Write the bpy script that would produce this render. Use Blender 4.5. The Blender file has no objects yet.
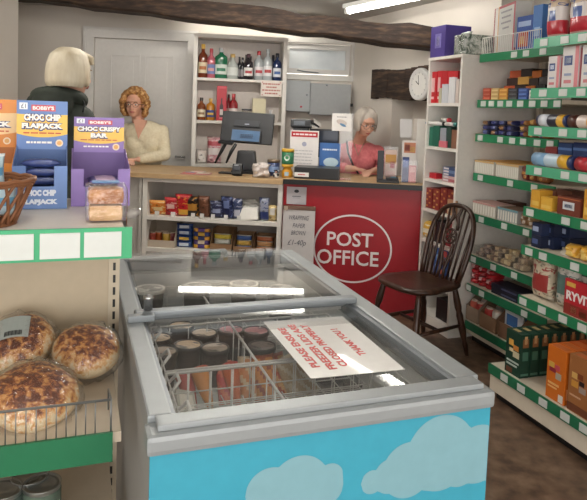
import bpy, bmesh, math, random
from mathutils import Vector, Matrix, Euler
random.seed(7)
PI = math.pi
C = bpy.context.scene.collection
H = 1.45                       # eye height
FPX, CX, CY = 625.0, 293.5, 154.7
PITCH, ROLL = math.radians(4.0), 0.036

# ------------------------------------------------------------------ camera
cam_d = bpy.data.cameras.new('camera')
cam_d.sensor_fit = 'HORIZONTAL'; cam_d.sensor_width = 36.0
cam_d.lens = 36.0 * FPX / 587.0
cam_d.shift_y = -(250 - CY) / 587.0
cam_d.clip_start = 0.05
cam = bpy.data.objects.new('camera', cam_d); C.objects.link(cam)
RC = (Matrix.Rotation(PI/2 - PITCH, 3, 'X') @ Matrix.Rotation(ROLL, 3, 'Z'))
cam.matrix_world = Matrix.Translation((0, 0, H)) @ RC.to_4x4()
bpy.context.scene.camera = cam

class Frame:
    """a direction things are lined up with: local x along, y into depth, z up"""
    def __init__(s, deg, o=(0, 0)):
        s.t = math.radians(deg); s.o = Vector((o[0], o[1], 0))
        s.R = Matrix.Rotation(s.t, 3, 'Z')
    def w(s, x, y, z=0.0): return s.R @ Vector((x, y, z)) + s.o
    def px(s, x, y, X=None, Y=None, Z=None):
        d = RC @ Vector(((x-CX)/FPX, -(y-CY)/FPX, -1))
        d = s.R.transposed() @ d; c = s.R.transposed() @ (Vector((0, 0, H)) - s.o)
        if Z is not None: k = (Z-c.z)/d.z
        elif Y is not None: k = (Y-c.y)/d.y
        else: k = (X-c.x)/d.x
        return c + d*k
W = Frame(0)
FR = Frame(19.3)               # freezer and left shelving
GO = Frame(19.3-90)            # shelving along the right wall
CT = Frame(-6.6)               # counter
CB = Frame(8.0)                # drinks cabinet
BW = Frame(5.0)                # back wall

# ------------------------------------------------------------------ materials
def lin(h):
    h = h.lstrip('#'); v = [int(h[i:i+2], 16)/255 for i in (0, 2, 4)]
    return tuple((c/12.92 if c <= .04045 else ((c+.055)/1.055)**2.4) for c in v) + (1,)
_m = {}
def mat(hexc, rough=.5, metal=0.0, alpha=None, emit=None, coat=0.0):
    k = (hexc, rough, metal, alpha, emit, coat)
    if k in _m: return _m[k]
    m = bpy.data.materials.new('paint_' + hexc.lstrip('#')); m.use_nodes = True
    nt = m.node_tree; b = nt.nodes['Principled BSDF']
    n = nt.nodes.new('ShaderNodeTexNoise'); n.inputs['Scale'].default_value = 35
    r = nt.nodes.new('ShaderNodeMixRGB'); r.blend_type = 'MULTIPLY'
    cr = nt.nodes.new('ShaderNodeMapRange')
    cr.inputs['To Min'].default_value = .93; cr.inputs['To Max'].default_value = 1.05
    tc = nt.nodes.new('ShaderNodeTexCoord')
    nt.links.new(tc.outputs['Object'], n.inputs['Vector'])
    nt.links.new(n.outputs['Fac'], cr.inputs['Value'])
    r.inputs[0].default_value = 1; r.inputs[1].default_value = lin(hexc)
    nt.links.new(cr.outputs[0], r.inputs[2]); nt.links.new(r.outputs[0], b.inputs['Base Color'])
    b.inputs['Roughness'].default_value = rough; b.inputs['Metallic'].default_value = metal
    b.inputs['Coat Weight'].default_value = coat
    if emit: b.inputs['Emission Color'].default_value = lin(hexc); b.inputs['Emission Strength'].default_value = emit
    _m[k] = m; return m
def ramp_mat(name, cols, scale=6, rough=.6, stretch=(1, 1, 1), detail=6, bump=0.0, metal=0, coord='Object', dist=0.0):
    """noise through a colour ramp; cols = [(pos, hex), ...]"""
    m = bpy.data.materials.new(name); m.use_nodes = True; nt = m.node_tree; b = nt.nodes['Principled BSDF']
    tc = nt.nodes.new('ShaderNodeTexCoord'); mp = nt.nodes.new('ShaderNodeMapping'); mp.inputs['Scale'].default_value = stretch
    n = nt.nodes.new('ShaderNodeTexNoise'); n.inputs['Scale'].default_value = scale; n.inputs['Detail'].default_value = detail
    n.inputs['Distortion'].default_value = dist
    r = nt.nodes.new('ShaderNodeValToRGB')
    e = r.color_ramp.elements
    while len(e) < len(cols): e.new(.5)
    for i, (p, h) in enumerate(cols): e[i].position = p; e[i].color = lin(h)
    nt.links.new(tc.outputs[coord], mp.inputs[0]); nt.links.new(mp.outputs[0], n.inputs['Vector'])
    nt.links.new(n.outputs['Fac'], r.inputs[0]); nt.links.new(r.outputs[0], b.inputs['Base Color'])
    b.inputs['Roughness'].default_value = rough; b.inputs['Metallic'].default_value = metal
    if bump:
        bp = nt.nodes.new('ShaderNodeBump'); bp.inputs['Strength'].default_value = bump; bp.inputs['Distance'].default_value = .01
        nt.links.new(n.outputs['Fac'], bp.inputs['Height']); nt.links.new(bp.outputs[0], b.inputs['Normal'])
    return m
def clear_mat(name, tint='ffffff', gloss=.12, rough=.03, haze=0.0, hazecol='ffffff', crinkle=0):
    """thin clear sheet: see-through plus a fresnel shine"""
    m = bpy.data.materials.new(name); m.use_nodes = True; nt = m.node_tree; nt.nodes.clear()
    o = nt.nodes.new('ShaderNodeOutputMaterial'); t = nt.nodes.new('ShaderNodeBsdfTransparent'); t.inputs[0].default_value = lin(tint)
    g = nt.nodes.new('ShaderNodeBsdfGlossy'); g.inputs['Roughness'].default_value = rough
    f = nt.nodes.new('ShaderNodeLayerWeight'); f.inputs['Blend'].default_value = .5
    pw = nt.nodes.new('ShaderNodeMath'); pw.operation = 'POWER'; pw.inputs[1].default_value = 4.5
    nt.links.new(f.outputs['Facing'], pw.inputs[0])
    ad = nt.nodes.new('ShaderNodeMath'); ad.operation = 'ADD'; ad.inputs[1].default_value = gloss
    nt.links.new(pw.outputs[0], ad.inputs[0])
    if crinkle:
        tc = nt.nodes.new('ShaderNodeTexCoord'); nz = nt.nodes.new('ShaderNodeTexNoise'); nz.inputs['Scale'].default_value = 38; nz.inputs['Detail'].default_value = 3; nz.inputs['Distortion'].default_value = 1.5
        bp = nt.nodes.new('ShaderNodeBump'); bp.inputs['Strength'].default_value = crinkle; bp.inputs['Distance'].default_value = .01
        nt.links.new(tc.outputs['Object'], nz.inputs['Vector']); nt.links.new(nz.outputs['Fac'], bp.inputs['Height']); nt.links.new(bp.outputs[0], g.inputs['Normal'])
    cl = nt.nodes.new('ShaderNodeClamp'); nt.links.new(ad.outputs[0], cl.inputs[0])
    mx = nt.nodes.new('ShaderNodeMixShader'); nt.links.new(cl.outputs[0], mx.inputs[0])
    nt.links.new(t.outputs[0], mx.inputs[1]); nt.links.new(g.outputs[0], mx.inputs[2])
    out = mx
    if haze:
        d = nt.nodes.new('ShaderNodeBsdfDiffuse'); d.inputs[0].default_value = lin(hazecol)
        m2 = nt.nodes.new('ShaderNodeMixShader'); m2.inputs[0].default_value = haze
        nt.links.new(mx.outputs[0], m2.inputs[1]); nt.links.new(d.outputs[0], m2.inputs[2]); out = m2
    nt.links.new(out.outputs[0], o.inputs[0]); return m
def lamp_mat(name, h, s):
    m = bpy.data.materials.new(name); m.use_nodes = True; nt = m.node_tree; nt.nodes.clear()
    o = nt.nodes.new('ShaderNodeOutputMaterial'); e = nt.nodes.new('ShaderNodeEmission')
    e.inputs[0].default_value = lin(h); e.inputs[1].default_value = s; nt.links.new(e.outputs[0], o.inputs[0]); return m

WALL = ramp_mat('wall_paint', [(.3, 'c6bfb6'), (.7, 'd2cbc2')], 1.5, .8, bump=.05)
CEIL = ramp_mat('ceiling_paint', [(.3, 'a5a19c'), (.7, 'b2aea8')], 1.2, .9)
OAKDARK = ramp_mat('old_oak', [(.25, '120c08'), (.5, '33241b'), (.75, '5a4432')], 7, .75, (1, 6, 6), 9, .8)
FLOOR = ramp_mat('worn_brown_floor', [(.3, '453529'), (.5, '66503f'), (.72, '7d6856')], 13, .45, detail=10, bump=.1)
WHITE = mat('dedad3', .55); WHITE2 = mat('cfc8bd', .55)
CREAM = mat('d6cbb9', .5)
GREEN = mat('1f7a50', .4); GREENL = mat('2f9e6a', .35)
TICKET = mat('cbcfcb', .5)
CHROME = mat('b8babb', .25, .9); WIRE = mat('e4e4e0', .4); WIREM = mat('8d8f8f', .35, .7)
ALU = mat('969b9d', .4, .2); ALUD = mat('7f8589', .38, .3)
BLACK = mat('141416', .4); DGREY = mat('2b2c2f', .45)
WOODTOP = ramp_mat('light_oak_worktop', [(.3, 'a98a63'), (.7, 'c4a57c')], 6, .45, (1, 9, 1), 5)
CHAIRW = ramp_mat('dark_polished_wood', [(.3, '21130c'), (.7, '43281a')], 9, .32, (1, 5, 1), 6)
CLEAR = clear_mat('clear_plastic', gloss=.04, rough=.08, haze=.02)
WRAP = clear_mat('crinkled_wrap', gloss=.10, rough=.10, haze=.02, crinkle=.9)
GLASS = clear_mat('freezer_glass', tint='ffffff', gloss=.055, rough=.015, haze=.02, hazecol='d5dcd9')
CARD = mat('a98560', .8); KRAFT = mat('8e6a48', .85)
PAPER = mat('e6e4de', .7)

# ------------------------------------------------------------------ mesh building
class B:
    def __init__(s): s.bm = bmesh.new(); s.mats = []
    def mi(s, m):
        if m is None: return 0
        if m not in s.mats: s.mats.append(m)
        return s.mats.index(m)
    def _tag(s, vs, m):
        i = s.mi(m)
        for v in vs:
            for f in v.link_faces: f.material_index = i
    def box(s, c, d, m=None, bev=0, rot=None, taper=None):
        r = bmesh.ops.create_cube(s.bm, size=1); vs = r['verts']
        for v in vs:
            k = 1
            if taper and v.co.z > 0: k = taper
            v.co = Vector((v.co.x*d[0]*k, v.co.y*d[1]*k, v.co.z*d[2]))
        if bev:
            es = list({e for v in vs for e in v.link_edges})
            g = bmesh.ops.bevel(s.bm, geom=es, offset=bev, segments=2, affect='EDGES', profile=.7)
            vs = list({v for f in g['faces'] for v in f.verts})
            seen = set(vs); st = list(vs)
            while st:
                a = st.pop()
                for e in a.link_edges:
                    o = e.other_vert(a)
                    if o not in seen: seen.add(o); st.append(o)
            vs = list(seen)
        M = (rot.to_matrix().to_4x4() if isinstance(rot, Euler) else (rot.to_4x4() if rot is not None else Matrix()))
        for v in vs: v.co = (M @ v.co) + Vector(c)
        s._tag(vs, m); return s
    def b2(s, x0, x1, y0, y1, z0, z1, m=None, bev=0):
        return s.box(((x0+x1)/2, (y0+y1)/2, (z0+z1)/2), (abs(x1-x0), abs(y1-y0), abs(z1-z0)), m, bev)
    def ell(s, c, r, m=None, seg=16, rot=None):
        g = bmesh.ops.create_uvsphere(s.bm, u_segments=seg, v_segments=max(6, seg*2//3), radius=1); vs = g['verts']
        M = rot.to_matrix() if rot is not None else Matrix.Identity(3)
        for v in vs: v.co = M @ Vector((v.co.x*r[0], v.co.y*r[1], v.co.z*r[2])) + Vector(c)
        s._tag(vs, m)
        for v in vs:
            for f in v.link_faces: f.smooth = True
        return s
    def tube(s, pts, r, m=None, seg=8, closed=False, cap=True):
        pts = [Vector(p) for p in pts]; n = len(pts); rs = r if isinstance(r, (list, tuple)) else [r]*n
        rings = []; up = None
        for i, p in enumerate(pts):
            if closed: t = pts[(i+1) % n]-pts[i-1]
            else: t = pts[min(i+1, n-1)]-pts[max(i-1, 0)]
            t.normalize()
            if up is None:
                up = t.orthogonal().normalized()
            else:
                up = (up - t*up.dot(t))
                up = up.normalized() if up.length > 1e-6 else t.orthogonal().normalized()
            sd = t.cross(up)
            rings.append([s.bm.verts.new(p + (up*math.cos(a)+sd*math.sin(a))*rs[i]) for a in [2*PI*k/seg for k in range(seg)]])
        mi = s.mi(m); L = n if closed else n-1
        for i in range(L):
            a, b = rings[i], rings[(i+1) % n]
            for k in range(seg):
                f = s.bm.faces.new((a[k], a[(k+1) % seg], b[(k+1) % seg], b[k])); f.material_index = mi; f.smooth = seg > 4
        if cap and not closed:
            for q in (rings[0][::-1], rings[-1]): f = s.bm.faces.new(q); f.material_index = mi
        return s
    def lathe(s, prof, m=None, seg=20, c=(0, 0, 0), M=None, flat=False, sq=1.0):
        """prof = [(r, z), ...]; sq squeezes y"""
        rings = []; c = Vector(c)
        def T(p): return (M @ p if M is not None else p) + c
        for r, z in prof:
            if r <= 1e-6: rings.append([s.bm.verts.new(T(Vector((0, 0, z))))])
            else: rings.append([s.bm.verts.new(T(Vector((r*math.cos(2*PI*k/seg), sq*r*math.sin(2*PI*k/seg), z)))) for k in range(seg)])
        mi = s.mi(m)
        for a, b in zip(rings, rings[1:]):
            for k in range(seg):
                if len(a) == 1 and len(b) == 1: continue
                if len(a) == 1: q = (a[0], b[(k+1) % seg], b[k])
                elif len(b) == 1: q = (a[k], a[(k+1) % seg], b[0])
                else: q = (a[k], a[(k+1) % seg], b[(k+1) % seg], b[k])
                f = s.bm.faces.new(q); f.material_index = mi; f.smooth = not flat
        return s
    def prism(s, pts, y0, y1, m=None):
        """outline in x,z swept from y0 to y1"""
        a = [s.bm.verts.new((x, y0, z)) for x, z in pts]; b = [s.bm.verts.new((x, y1, z)) for x, z in pts]; mi = s.mi(m)
        n = len(pts); fs = [s.bm.faces.new(a), s.bm.faces.new(b[::-1])]
        for i in range(n): fs.append(s.bm.faces.new((a[i], b[i], b[(i+1) % n], a[(i+1) % n])))
        for f in fs: f.material_index = mi
        return s
    def slab(s, pts, z0, z1, m=None):
        a = [s.bm.verts.new((x, y, z0)) for x, y in pts]; b = [s.bm.verts.new((x, y, z1)) for x, y in pts]; mi = s.mi(m)
        n = len(pts); fs = [s.bm.faces.new(a[::-1]), s.bm.faces.new(b)]
        for i in range(n): fs.append(s.bm.faces.new((a[i], a[(i+1) % n], b[(i+1) % n], b[i])))
        for f in fs: f.material_index = mi
        return s
    def pouch(s, w, d, h, m=None, c=(0, 0, 0), crimp=None, nx=10, nz=12, rot=None, wob=.05):
        """soft sealed bag: crimped flat edge top and bottom, belly between"""
        mi = s.mi(m); M = rot.to_matrix() if rot is not None else Matrix.Identity(3)
        ph = random.random()*6; g = {}
        for side in (-1, 1):
            for i in range(nx+1):
                for j in range(nz+1):
                    u, v = i/nx*2-1, j/nz
                    edge = (i in (0, nx) or j in (0, nz))
                    if edge and side == 1: g[(1, i, j)] = g[(-1, i, j)]; continue
                    k = max(0, 1-abs(u)**3)**.6 * max(0, 1-abs(2*v-1)**5)**.55
                    wv = 1 - .06*math.sin(PI*v)
                    wr = wob*(math.sin(u*9+ph+v*5)+math.sin(v*14+ph*2-u*3))
                    y = side*d/2*k*(1+wr)
                    p = Vector((u*w/2*wv, y, v*h))
                    g[(side, i, j)] = s.bm.verts.new(M @ p + Vector(c))
        for side in (-1, 1):
            for i in range(nx):
                for j in range(nz):
                    q = [g[(side, i, j)], g[(side, i+1, j)], g[(side, i+1, j+1)], g[(side, i, j+1)]]
                    if side == 1: q.reverse()
                    f = s.bm.faces.new(q); f.smooth = True
                    f.material_index = s.mi(crimp) if (crimp and j in (0, nz-1)) else mi
        return s
    def obj(s, name, m=None, parent=None, loc=None, rz=0, norm=True):
        if norm: bmesh.ops.recalc_face_normals(s.bm, faces=s.bm.faces)
        me = bpy.data.meshes.new(name); s.bm.to_mesh(me); s.bm.free()
        for q in (s.mats or [m or WHITE]): me.materials.append(q)
        o = bpy.data.objects.new(name, me); C.objects.link(o)
        if parent is not None: o.parent = parent
        if loc is not None: o.location = loc
        o.rotation_euler = (0, 0, rz); return o

def tag(o, label, cat, group=None, kind=None):
    if label: o['label'] = label
    if cat: o['category'] = cat
    if group: o['group'] = group
    if kind: o['kind'] = kind
    return o
def thing(name, label, cat, loc=(0, 0, 0), rz=0, group=None):
    o = bpy.data.objects.new(name, None); o.empty_display_size = .05; C.objects.link(o)
    o.location = loc; o.rotation_euler = (0, 0, rz); return tag(o, label, cat, group)
def at(F, x, y, z=0): return F.w(x, y, z)
def scribble(w, h, m, parent, c, rows=1, rot=None, gap=2.0, name='print_line'):
    """writing too small to read: broken thin strokes"""
    b = B(); rr = random.Random(int(w*9999)); R_ = (rot if rot is not None else Euler((0, 0, 0))).to_matrix()
    for k in range(rows):
        x = -w/2; z = -k*h*gap
        while x < w/2-.001:
            L = min(w/2-x, w*rr.uniform(.08, .2)); v0 = len(b.bm.verts)
            b.b2(x, x+L, -.0004, 0, z-h/2, z+h/2, m); x += L+w*.03
    for v in b.bm.verts: v.co = R_ @ v.co + Vector(c)
    return b.obj(name, m, parent)
def dup(root, loc, rz, label, group=None):
    r = root.copy(); C.objects.link(r); r.location = loc; r.rotation_euler = (0, 0, rz)
    r['label'] = label
    if group: r['group'] = group
    for ch in list(root.children):
        c = ch.copy(); C.objects.link(c); c.parent = r
        for g in ch.children:
            d = g.copy(); C.objects.link(d); d.parent = c
    return r
def text(body, size, m, parent, c=(0, 0, 0), rot=None, name='lettering', bold=0.0, width=None, height=None, thick=.0006, shear=0, align='CENTER', space=1, lead=1.0):
    """flat lettering; default faces -y, reads along +x"""
    cu = bpy.data.curves.new('t', 'FONT'); cu.body = body; cu.size = size; cu.align_x = align; cu.align_y = 'CENTER'
    cu.extrude = thick; cu.offset = bold; cu.shear = shear; cu.resolution_u = 3; cu.space_character = space; cu.space_line = lead
    o = bpy.data.objects.new('t', cu); C.objects.link(o)
    dg = bpy.context.evaluated_depsgraph_get(); me = bpy.data.meshes.new_from_object(o.evaluated_get(dg))
    bpy.data.objects.remove(o); bpy.data.curves.remove(cu)
    if len(me.vertices):
        xs = [v.co.x for v in me.vertices]; ys = [v.co.y for v in me.vertices]
        cx, cy = (min(xs)+max(xs))/2, (min(ys)+max(ys))/2
        kx = width/(max(xs)-min(xs)) if width else 1
        ky = height/(max(ys)-min(ys)) if height else (kx if width else 1)
        R = (rot if rot is not None else Euler((PI/2, 0, 0))).to_matrix()
        for v in me.vertices: v.co = R @ Vector(((v.co.x-cx)*kx, (v.co.y-cy)*ky, v.co.z)) + Vector(c)
    me.materials.clear(); me.materials.append(m)
    r = bpy.data.objects.new(name, me); C.objects.link(r); r.parent = parent; return r
# ================================================================== the room
def struct(name, b, m=None, parent=None, **k):
    o = b.obj(name, m, parent, **k)
    if parent is None: o['kind'] = 'structure'
    return o
CH = 2.33
struct('floor', B().b2(-3.2, 3.6, -2.2, 7.2, -.1, 0), FLOOR)
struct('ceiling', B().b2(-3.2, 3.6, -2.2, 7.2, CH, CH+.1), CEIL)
# back wall with the doorway and the high window opening
yb = 5.96
b = B(); X = [-3.1, -1.36, -.50, .40, 1.04, 1.30]
b.b2(X[0], X[1], yb, yb+.15, 0, CH); b.b2(X[1], X[2], yb, yb+.15, 2.06, CH); b.b2(X[2], X[3], yb, yb+.15, 0, CH)
b.b2(X[3], X[4], yb, yb+.15, 0, 1.80); b.b2(X[3], X[4], yb, yb+.15, 2.1, CH); b.b2(X[4], X[5], yb, yb+.15, 0, CH)
wb = struct('wall_back', b, WALL, rz=BW.t)
# panelled door
b = B(); d0, d1, dt = -1.345, -.515, 2.045
b.b2(-1.3595, -.5005, yb+.03, yb+.07, 0, 2.0595)
DOORP = mat('cfccc8', .45)
for (a, c_) in ((d0+.14, d0+.38), (d1-.38, d1-.14)):
    for (z0, z1) in ((1.08, dt-.14), (.2, .88)):
        b.b2(a-.02, a, yb+.018, yb+.03, z0-.02, z1+.02); b.b2(c_, c_+.02, yb+.018, yb+.03, z0-.02, z1+.02)
        b.b2(a, c_, yb+.018, yb+.03, z0-.02, z0); b.b2(a, c_, yb+.018, yb+.03, z1, z1+.02)
        b.b2(a+.04, c_-.04, yb+.024, yb+.03, z0+.04, z1-.04)
dr = struct('door_1', b, DOORP, rz=BW.t)
B().tube([(0, 0, 0), (0, -.05, 0), (.09, -.055, 0)], .009, CHROME).obj('door_handle', CHROME, dr, (d1-.08, yb+.03, .98))
b = B(); w_ = .075
b.b2(d0-w_-.01, d0-.012, yb-.028, yb-.001, 0, dt+.015+w_); b.b2(d1+.012, d1+w_+.01, yb-.028, yb-.001, 0, dt+.015+w_)
b.b2(d0-.012, d1+.012, yb-.028, yb-.001, dt+.015, dt+.015+w_)
b.b2(d0-w_-.03, d0-w_-.01, yb-.04, yb-.001, 0, dt+w_+.035); b.b2(d1+w_+.01, d1+w_+.03, yb-.04, yb-.001, 0, dt+w_+.035)
b.b2(d0-w_-.01, d1+w_+.01, yb-.04, yb-.001, dt+.015+w_, dt+.035+w_)
struct('trim_3', b, DOORP, rz=BW.t)
# high hopper window
b = B(); x0, x1 = .41, 1.03; z0, z1 = 1.81, 2.09
for q in ((x0, x0+.04, z0, z1), (x1-.04, x1, z0, z1), (x0+.04, x1-.04, z0, z0+.045), (x0+.04, x1-.04, z1-.05, z1)):
    b.b2(q[0], q[1], yb+.01, yb+.06, q[2], q[3])
wn = struct('window_1', b, mat('d8d6d2', .4), rz=BW.t)
B().b2(x0+.04, x1-.04, yb+.03, yb+.036, z0+.045, z1-.05).obj('pane', ramp_mat('frosted_pane', [(.3, 'c9d2d8'), (.7, 'e8edef')], 3, .3), wn)
B().tube([(0, 0, 0), (0, -.03, 0), (.05, -.035, -.01), (.2, -.035, -.02)], .006, ALUD).obj('window_handle', ALUD, wn, (x0+.12, yb+.01, z0+.028))
# window surround standing a little proud
b = B()
for q in ((x0-.05, x0-.01, z0-.06, z1+.05), (x1+.01, x1+.05, z0-.06, z1+.05), (x0-.01, x1+.01, z0-.06, z0-.01), (x0-.01, x1+.01, z1+.01, z1+.05)):
    b.b2(q[0], q[1], yb-.025, yb-.001, q[2], q[3])
struct('trim_4', b, mat('cfccc6', .5), rz=BW.t)
# side wall past the counter, with an old alcove under a lintel
SW = Frame(-65, (BW.w(1.06, yb).x, BW.w(1.06, yb).y))
b = B(); b.b2(0, .70, 0, .45, 0, CH); b.b2(.70, 1.62, 0, .45, 1.83, CH); b.b2(.70, 1.62, .22, .45, 0, 1.83); b.b2(1.62, 1.95, 0, .45, 0, CH)
o = struct('wall_side', b, WALL, rz=SW.t); o.location = SW.o
b = B(); n = 14; L0, L1 = .40, 1.60
for i in range(n):
    a = L0+(L1-L0)*i/n; c_ = L0+(L1-L0)*(i+1)/n; r = random.random()
    b.b2(a, c_+.001, -.03-.008*r, .0-.001 if c_ <= .70 else .2, 1.585+.012*math.sin(i*.9), 1.835+.01*math.cos(i*.7))
o = struct('trim_2', b, OAKDARK, rz=SW.t); o.location = SW.o
# right wall behind the shelving, left wall, left pier
struct('wall_right', B().b2(-4.9, 2.4, 2.98, 3.1, 0, CH), WALL, rz=GO.t)
struct('wall_left', B().b2(-2.75, -2.6, -2.2, 7, 0, CH), WALL)
b = B(); p = W.px(18, 60, Y=4.9); b.b2(-2.59, p.x, 4.6, 4.9, 0, CH); struct('wall_pier', b, WALL)
# old beam crossing under the ceiling
b = B(); pl = W.px(-60, -12, Y=5.2); pr = W.px(452, 51, Y=4.7); n = 26; prev = None
for i in range(n+1):
    k = i/n; c_ = pl.lerp(pr, k)
    zb = c_.z + .006*math.sin(i*1.3)+.004*math.sin(i*2.9); th = .16+.012*math.sin(i*.8+1)
    ring = [b.bm.verts.new((c_.x, c_.y+dy, z)) for dy, z in ((0, zb+.015), (.02, zb), (.19, zb-.005), (.21, zb+.02), (.21, zb+th), (0, zb+th-.01+.01*math.sin(i*1.9)))]
    if prev:
        for q in range(6): b.bm.faces.new((prev[q], prev[(q+1) % 6], ring[(q+1) % 6], ring[q]))
    else: b.bm.faces.new(ring)
    prev = ring
b.bm.faces.new(prev[::-1])
struct('trim_1', b, OAKDARK)
# ------------------------------------------------------------------ lights
TUBE = lamp_mat('lit_tube', 'fffaf0', 42)
def batten(name, label, a, c, z=CH-.004, s=None):
    a = Vector(a); c = Vector(c); L = (c-a).length; ang = math.atan2(c.y-a.y, c.x-a.x); mid = (a+c)/2
    t = thing(name, label, 'light', (mid.x, mid.y, z), ang)
    B().b2(-L/2, L/2, -.055, .055, -.035, 0, bev=.004).obj('housing', mat('e6e6e2', .4), t)
    for s_ in (-1, 1): B().b2(s_*L/2-.015, s_*L/2+.015, -.02, .02, -.075, -.036).obj('lamp_holder', mat('dcdcd8', .4), t)
    B().tube([(-L/2+.016, 0, -.056), (L/2-.016, 0, -.056)], .017, s or TUBE, 12).obj('tube', s or TUBE, t)
batten('ceiling_batten', 'lit fluorescent tube on the ceiling in front of the dark beam', (.40, 5.15, 0), (1.05, 4.05, 0), s=lamp_mat('lit_tube_soft', 'fffaf0', 18))
batten('ceiling_batten', 'fluorescent tube hidden behind the beam, seen mirrored in the freezer glass', (-1.02, 5.68, 0), (.18, 5.8, 0), z=CH-.035, s=lamp_mat('lit_tube_dim', 'fffaf0', 13))
batten('ceiling_batten', 'added fill tube out of view over the shop floor near the freezer', (-.4, 1.2, 0), (.1, -.25, 0), z=CH-.004)  # unseen tube added above the camera as diffuse fill
batten('ceiling_batten', 'added fill tube out of view over the right aisle', (1.2, .5, 0), (1.6, -.9, 0))  # another unseen tube, added for fill on the right
batten('ceiling_batten', 'added fill tube out of view over the floor before the wooden counter', (-.95, 3.75, 0), (.35, 3.9, 0), s=lamp_mat('fill_tube_bright', 'fffaf0', 110))  # unseen tube added to brighten the back wall and door
batten('ceiling_batten', 'added fill tube out of view over the left side of the shop', (-1.9, 3.0, 0), (-1.5, 1.9, 0))  # unseen tube added for fill from the left
w = bpy.data.worlds.new('daylight'); bpy.context.scene.world = w; w.use_nodes = True
w.node_tree.nodes['Background'].inputs[0].default_value = lin('fff8f0'); w.node_tree.nodes['Background'].inputs[1].default_value = 2.2
# unseen area lamp added behind the camera as soft fill, no window modelled
ar = bpy.data.lights.new('rear_fill', 'AREA'); ar.shape = 'RECTANGLE'; ar.size = 3.6; ar.size_y = 1.7; ar.energy = 30; ar.color = (.95, .97, 1)
ao = bpy.data.objects.new('rear_fill', ar); C.objects.link(ao); ao.location = (0.2, -2.1, 1.45); ao.rotation_euler = (PI/2, 0, PI)
ao.rotation_euler = (math.radians(90), 0, 0)

# ================================================================== chest freezer
x0, x1, y0, y1, ZT = .137, .863, 1.105, 2.44, .87
BODY = mat('a7a8a6', .5); BLUE = mat('3c9cb4', .42); CLOUD = mat('7ea9b4', .42); LINER = mat('d0d4d3', .4)
fz = thing('chest_freezer', 'long grey chest freezer with sliding glass lids and sky blue front with clouds', 'freezer', FR.w((x0+x1)/2, (y0+y1)/2, 0), FR.t)
hw, hd = (x1-x0)/2, (y1-y0)/2
b = B(); bx = hw-.002; by = hd-.003; wt = .045
b.b2(-bx, bx, -by+.004, -by+wt, .06, ZT-.05); b.b2(-bx, bx, by-wt, by, .06, ZT-.05)
b.b2(-bx, -bx+wt, -by+wt, by-wt, .06, ZT-.05); b.b2(bx-wt, bx, -by+wt, by-wt, .06, ZT-.05)
b.b2(-bx, bx, -by, by, .03, .0599)
b.obj('body', BODY, fz)
b = B(); e = .0008
b.b2(-bx+wt, -bx+wt+.004, -by+wt, by-wt, .3, ZT-.06); b.b2(bx-wt-.004, bx-wt, -by+wt, by-wt, .3, ZT-.06)
b.b2(-bx+wt+.005, bx-wt-.005, -by+wt, -by+wt+.004, .3, ZT-.06); b.b2(-bx+wt+.005, bx-wt-.005, by-wt-.004, by-wt, .3, ZT-.06)
b.b2(-bx+wt+.005, bx-wt-.005, -by+wt+.005, by-wt-.005, .3, .31)
b.obj('liner', LINER, fz)
fp = B().b2(-bx-.006, bx+.004, -by-.003, -by+.003, .06, ZT-.052).obj('front_panel', BLUE, fz)
def cloud(cs, nm='cloud', i=0):
    b = B(); b.mi(CLOUD)
    # union of discs drawn as one outline: radial max sampling along x
    import itertools
    xs0 = min(c[0]-c[2] for c in cs); xs1 = max(c[0]+c[2] for c in cs); n = 70
    up = []; lo = []
    for k in range(n+1):
        x = xs0+(xs1-xs0)*k/n
        tops = [c[1]+math.sqrt(max(0, c[2]**2-(x-c[0])**2)) for c in cs if abs(x-c[0]) <= c[2]+1e-9]
        bots = [c[1]-math.sqrt(max(0, c[2]**2-(x-c[0])**2)) for c in cs if abs(x-c[0]) <= c[2]+1e-9]
        if tops: up.append((x, max(tops))); lo.append((x, min(bots)))
    for (a, c_), (d, f_) in zip(zip(up, up[1:]), zip(lo, lo[1:])):
        x_lim = bx+.003
        if a[0] >= x_lim: break
        q = [(a[0], a[1]), (min(c_[0], x_lim), c_[1]), (min(f_[0], x_lim), f_[1]), (d[0], d[1])]
        vs = [b.bm.verts.new((x, -by-.0036, z)) for x, z in q]; b.bm.faces.new(vs)
    b.obj(nm, CLOUD, fp)
def fpx(x, y): p = FR.px(x, y, Y=y0); return p.x-(x0+x1)/2, p.z
def disc(x, y, r): p = fpx(x, y); q = fpx(x+r, y); return (p[0], p[1], q[0]-p[0])
cloud([disc(299, 487, 30), disc(330, 477, 13), disc(325, 487, 18), disc(270, 492, 24), disc(335, 483, 8)])
cloud([disc(441, 453, 33), disc(478, 454, 25), disc(408, 470, 25), disc(372, 482, 11), disc(390, 476, 16), disc(430, 470, 18), disc(460, 466, 18), disc(497, 458, 20)])
# rim: outer frame with a rounded nose, inner ledges
b = B()
b.b2(-hw-.011, hw+.008, -hd-.008, -hd+.0495, ZT-.05, ZT-.0125, bev=.01)
b.b2(-hw+.01, hw-.012, -hd+.008, -hd+.05, ZT-.012, ZT, bev=.003)
b.b2(-hw, hw, hd-.045, hd+.004, ZT-.05, ZT, bev=.006)
b.b2(-hw-.004, -hw+.042, -hd+.0505, hd-.045, ZT-.05, ZT, bev=.005)
b.b2(hw-.055, hw+.004, -hd+.0505, hd-.045, ZT-.05, ZT, bev=.005)
b.obj('rim', ALU, fz)
b = B()
b.b2(-hw+.042, -hw+.05, -hd+.05, hd-.045, ZT-.04, ZT-.006); b.b2(hw-.068, hw-.055, -hd+.05, hd-.045, ZT-.04, ZT-.006)
b.b2(-hw+.036, hw-.055, hd-.056, hd-.045, ZT-.04, ZT-.006)
b.obj('sliding_track', ALUD, fz)
b = B(); b.b2(-.05, .08, hd-.03, hd+.012, ZT, ZT+.014, bev=.005); b.obj('lid_stop', ALUD, fz)
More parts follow.
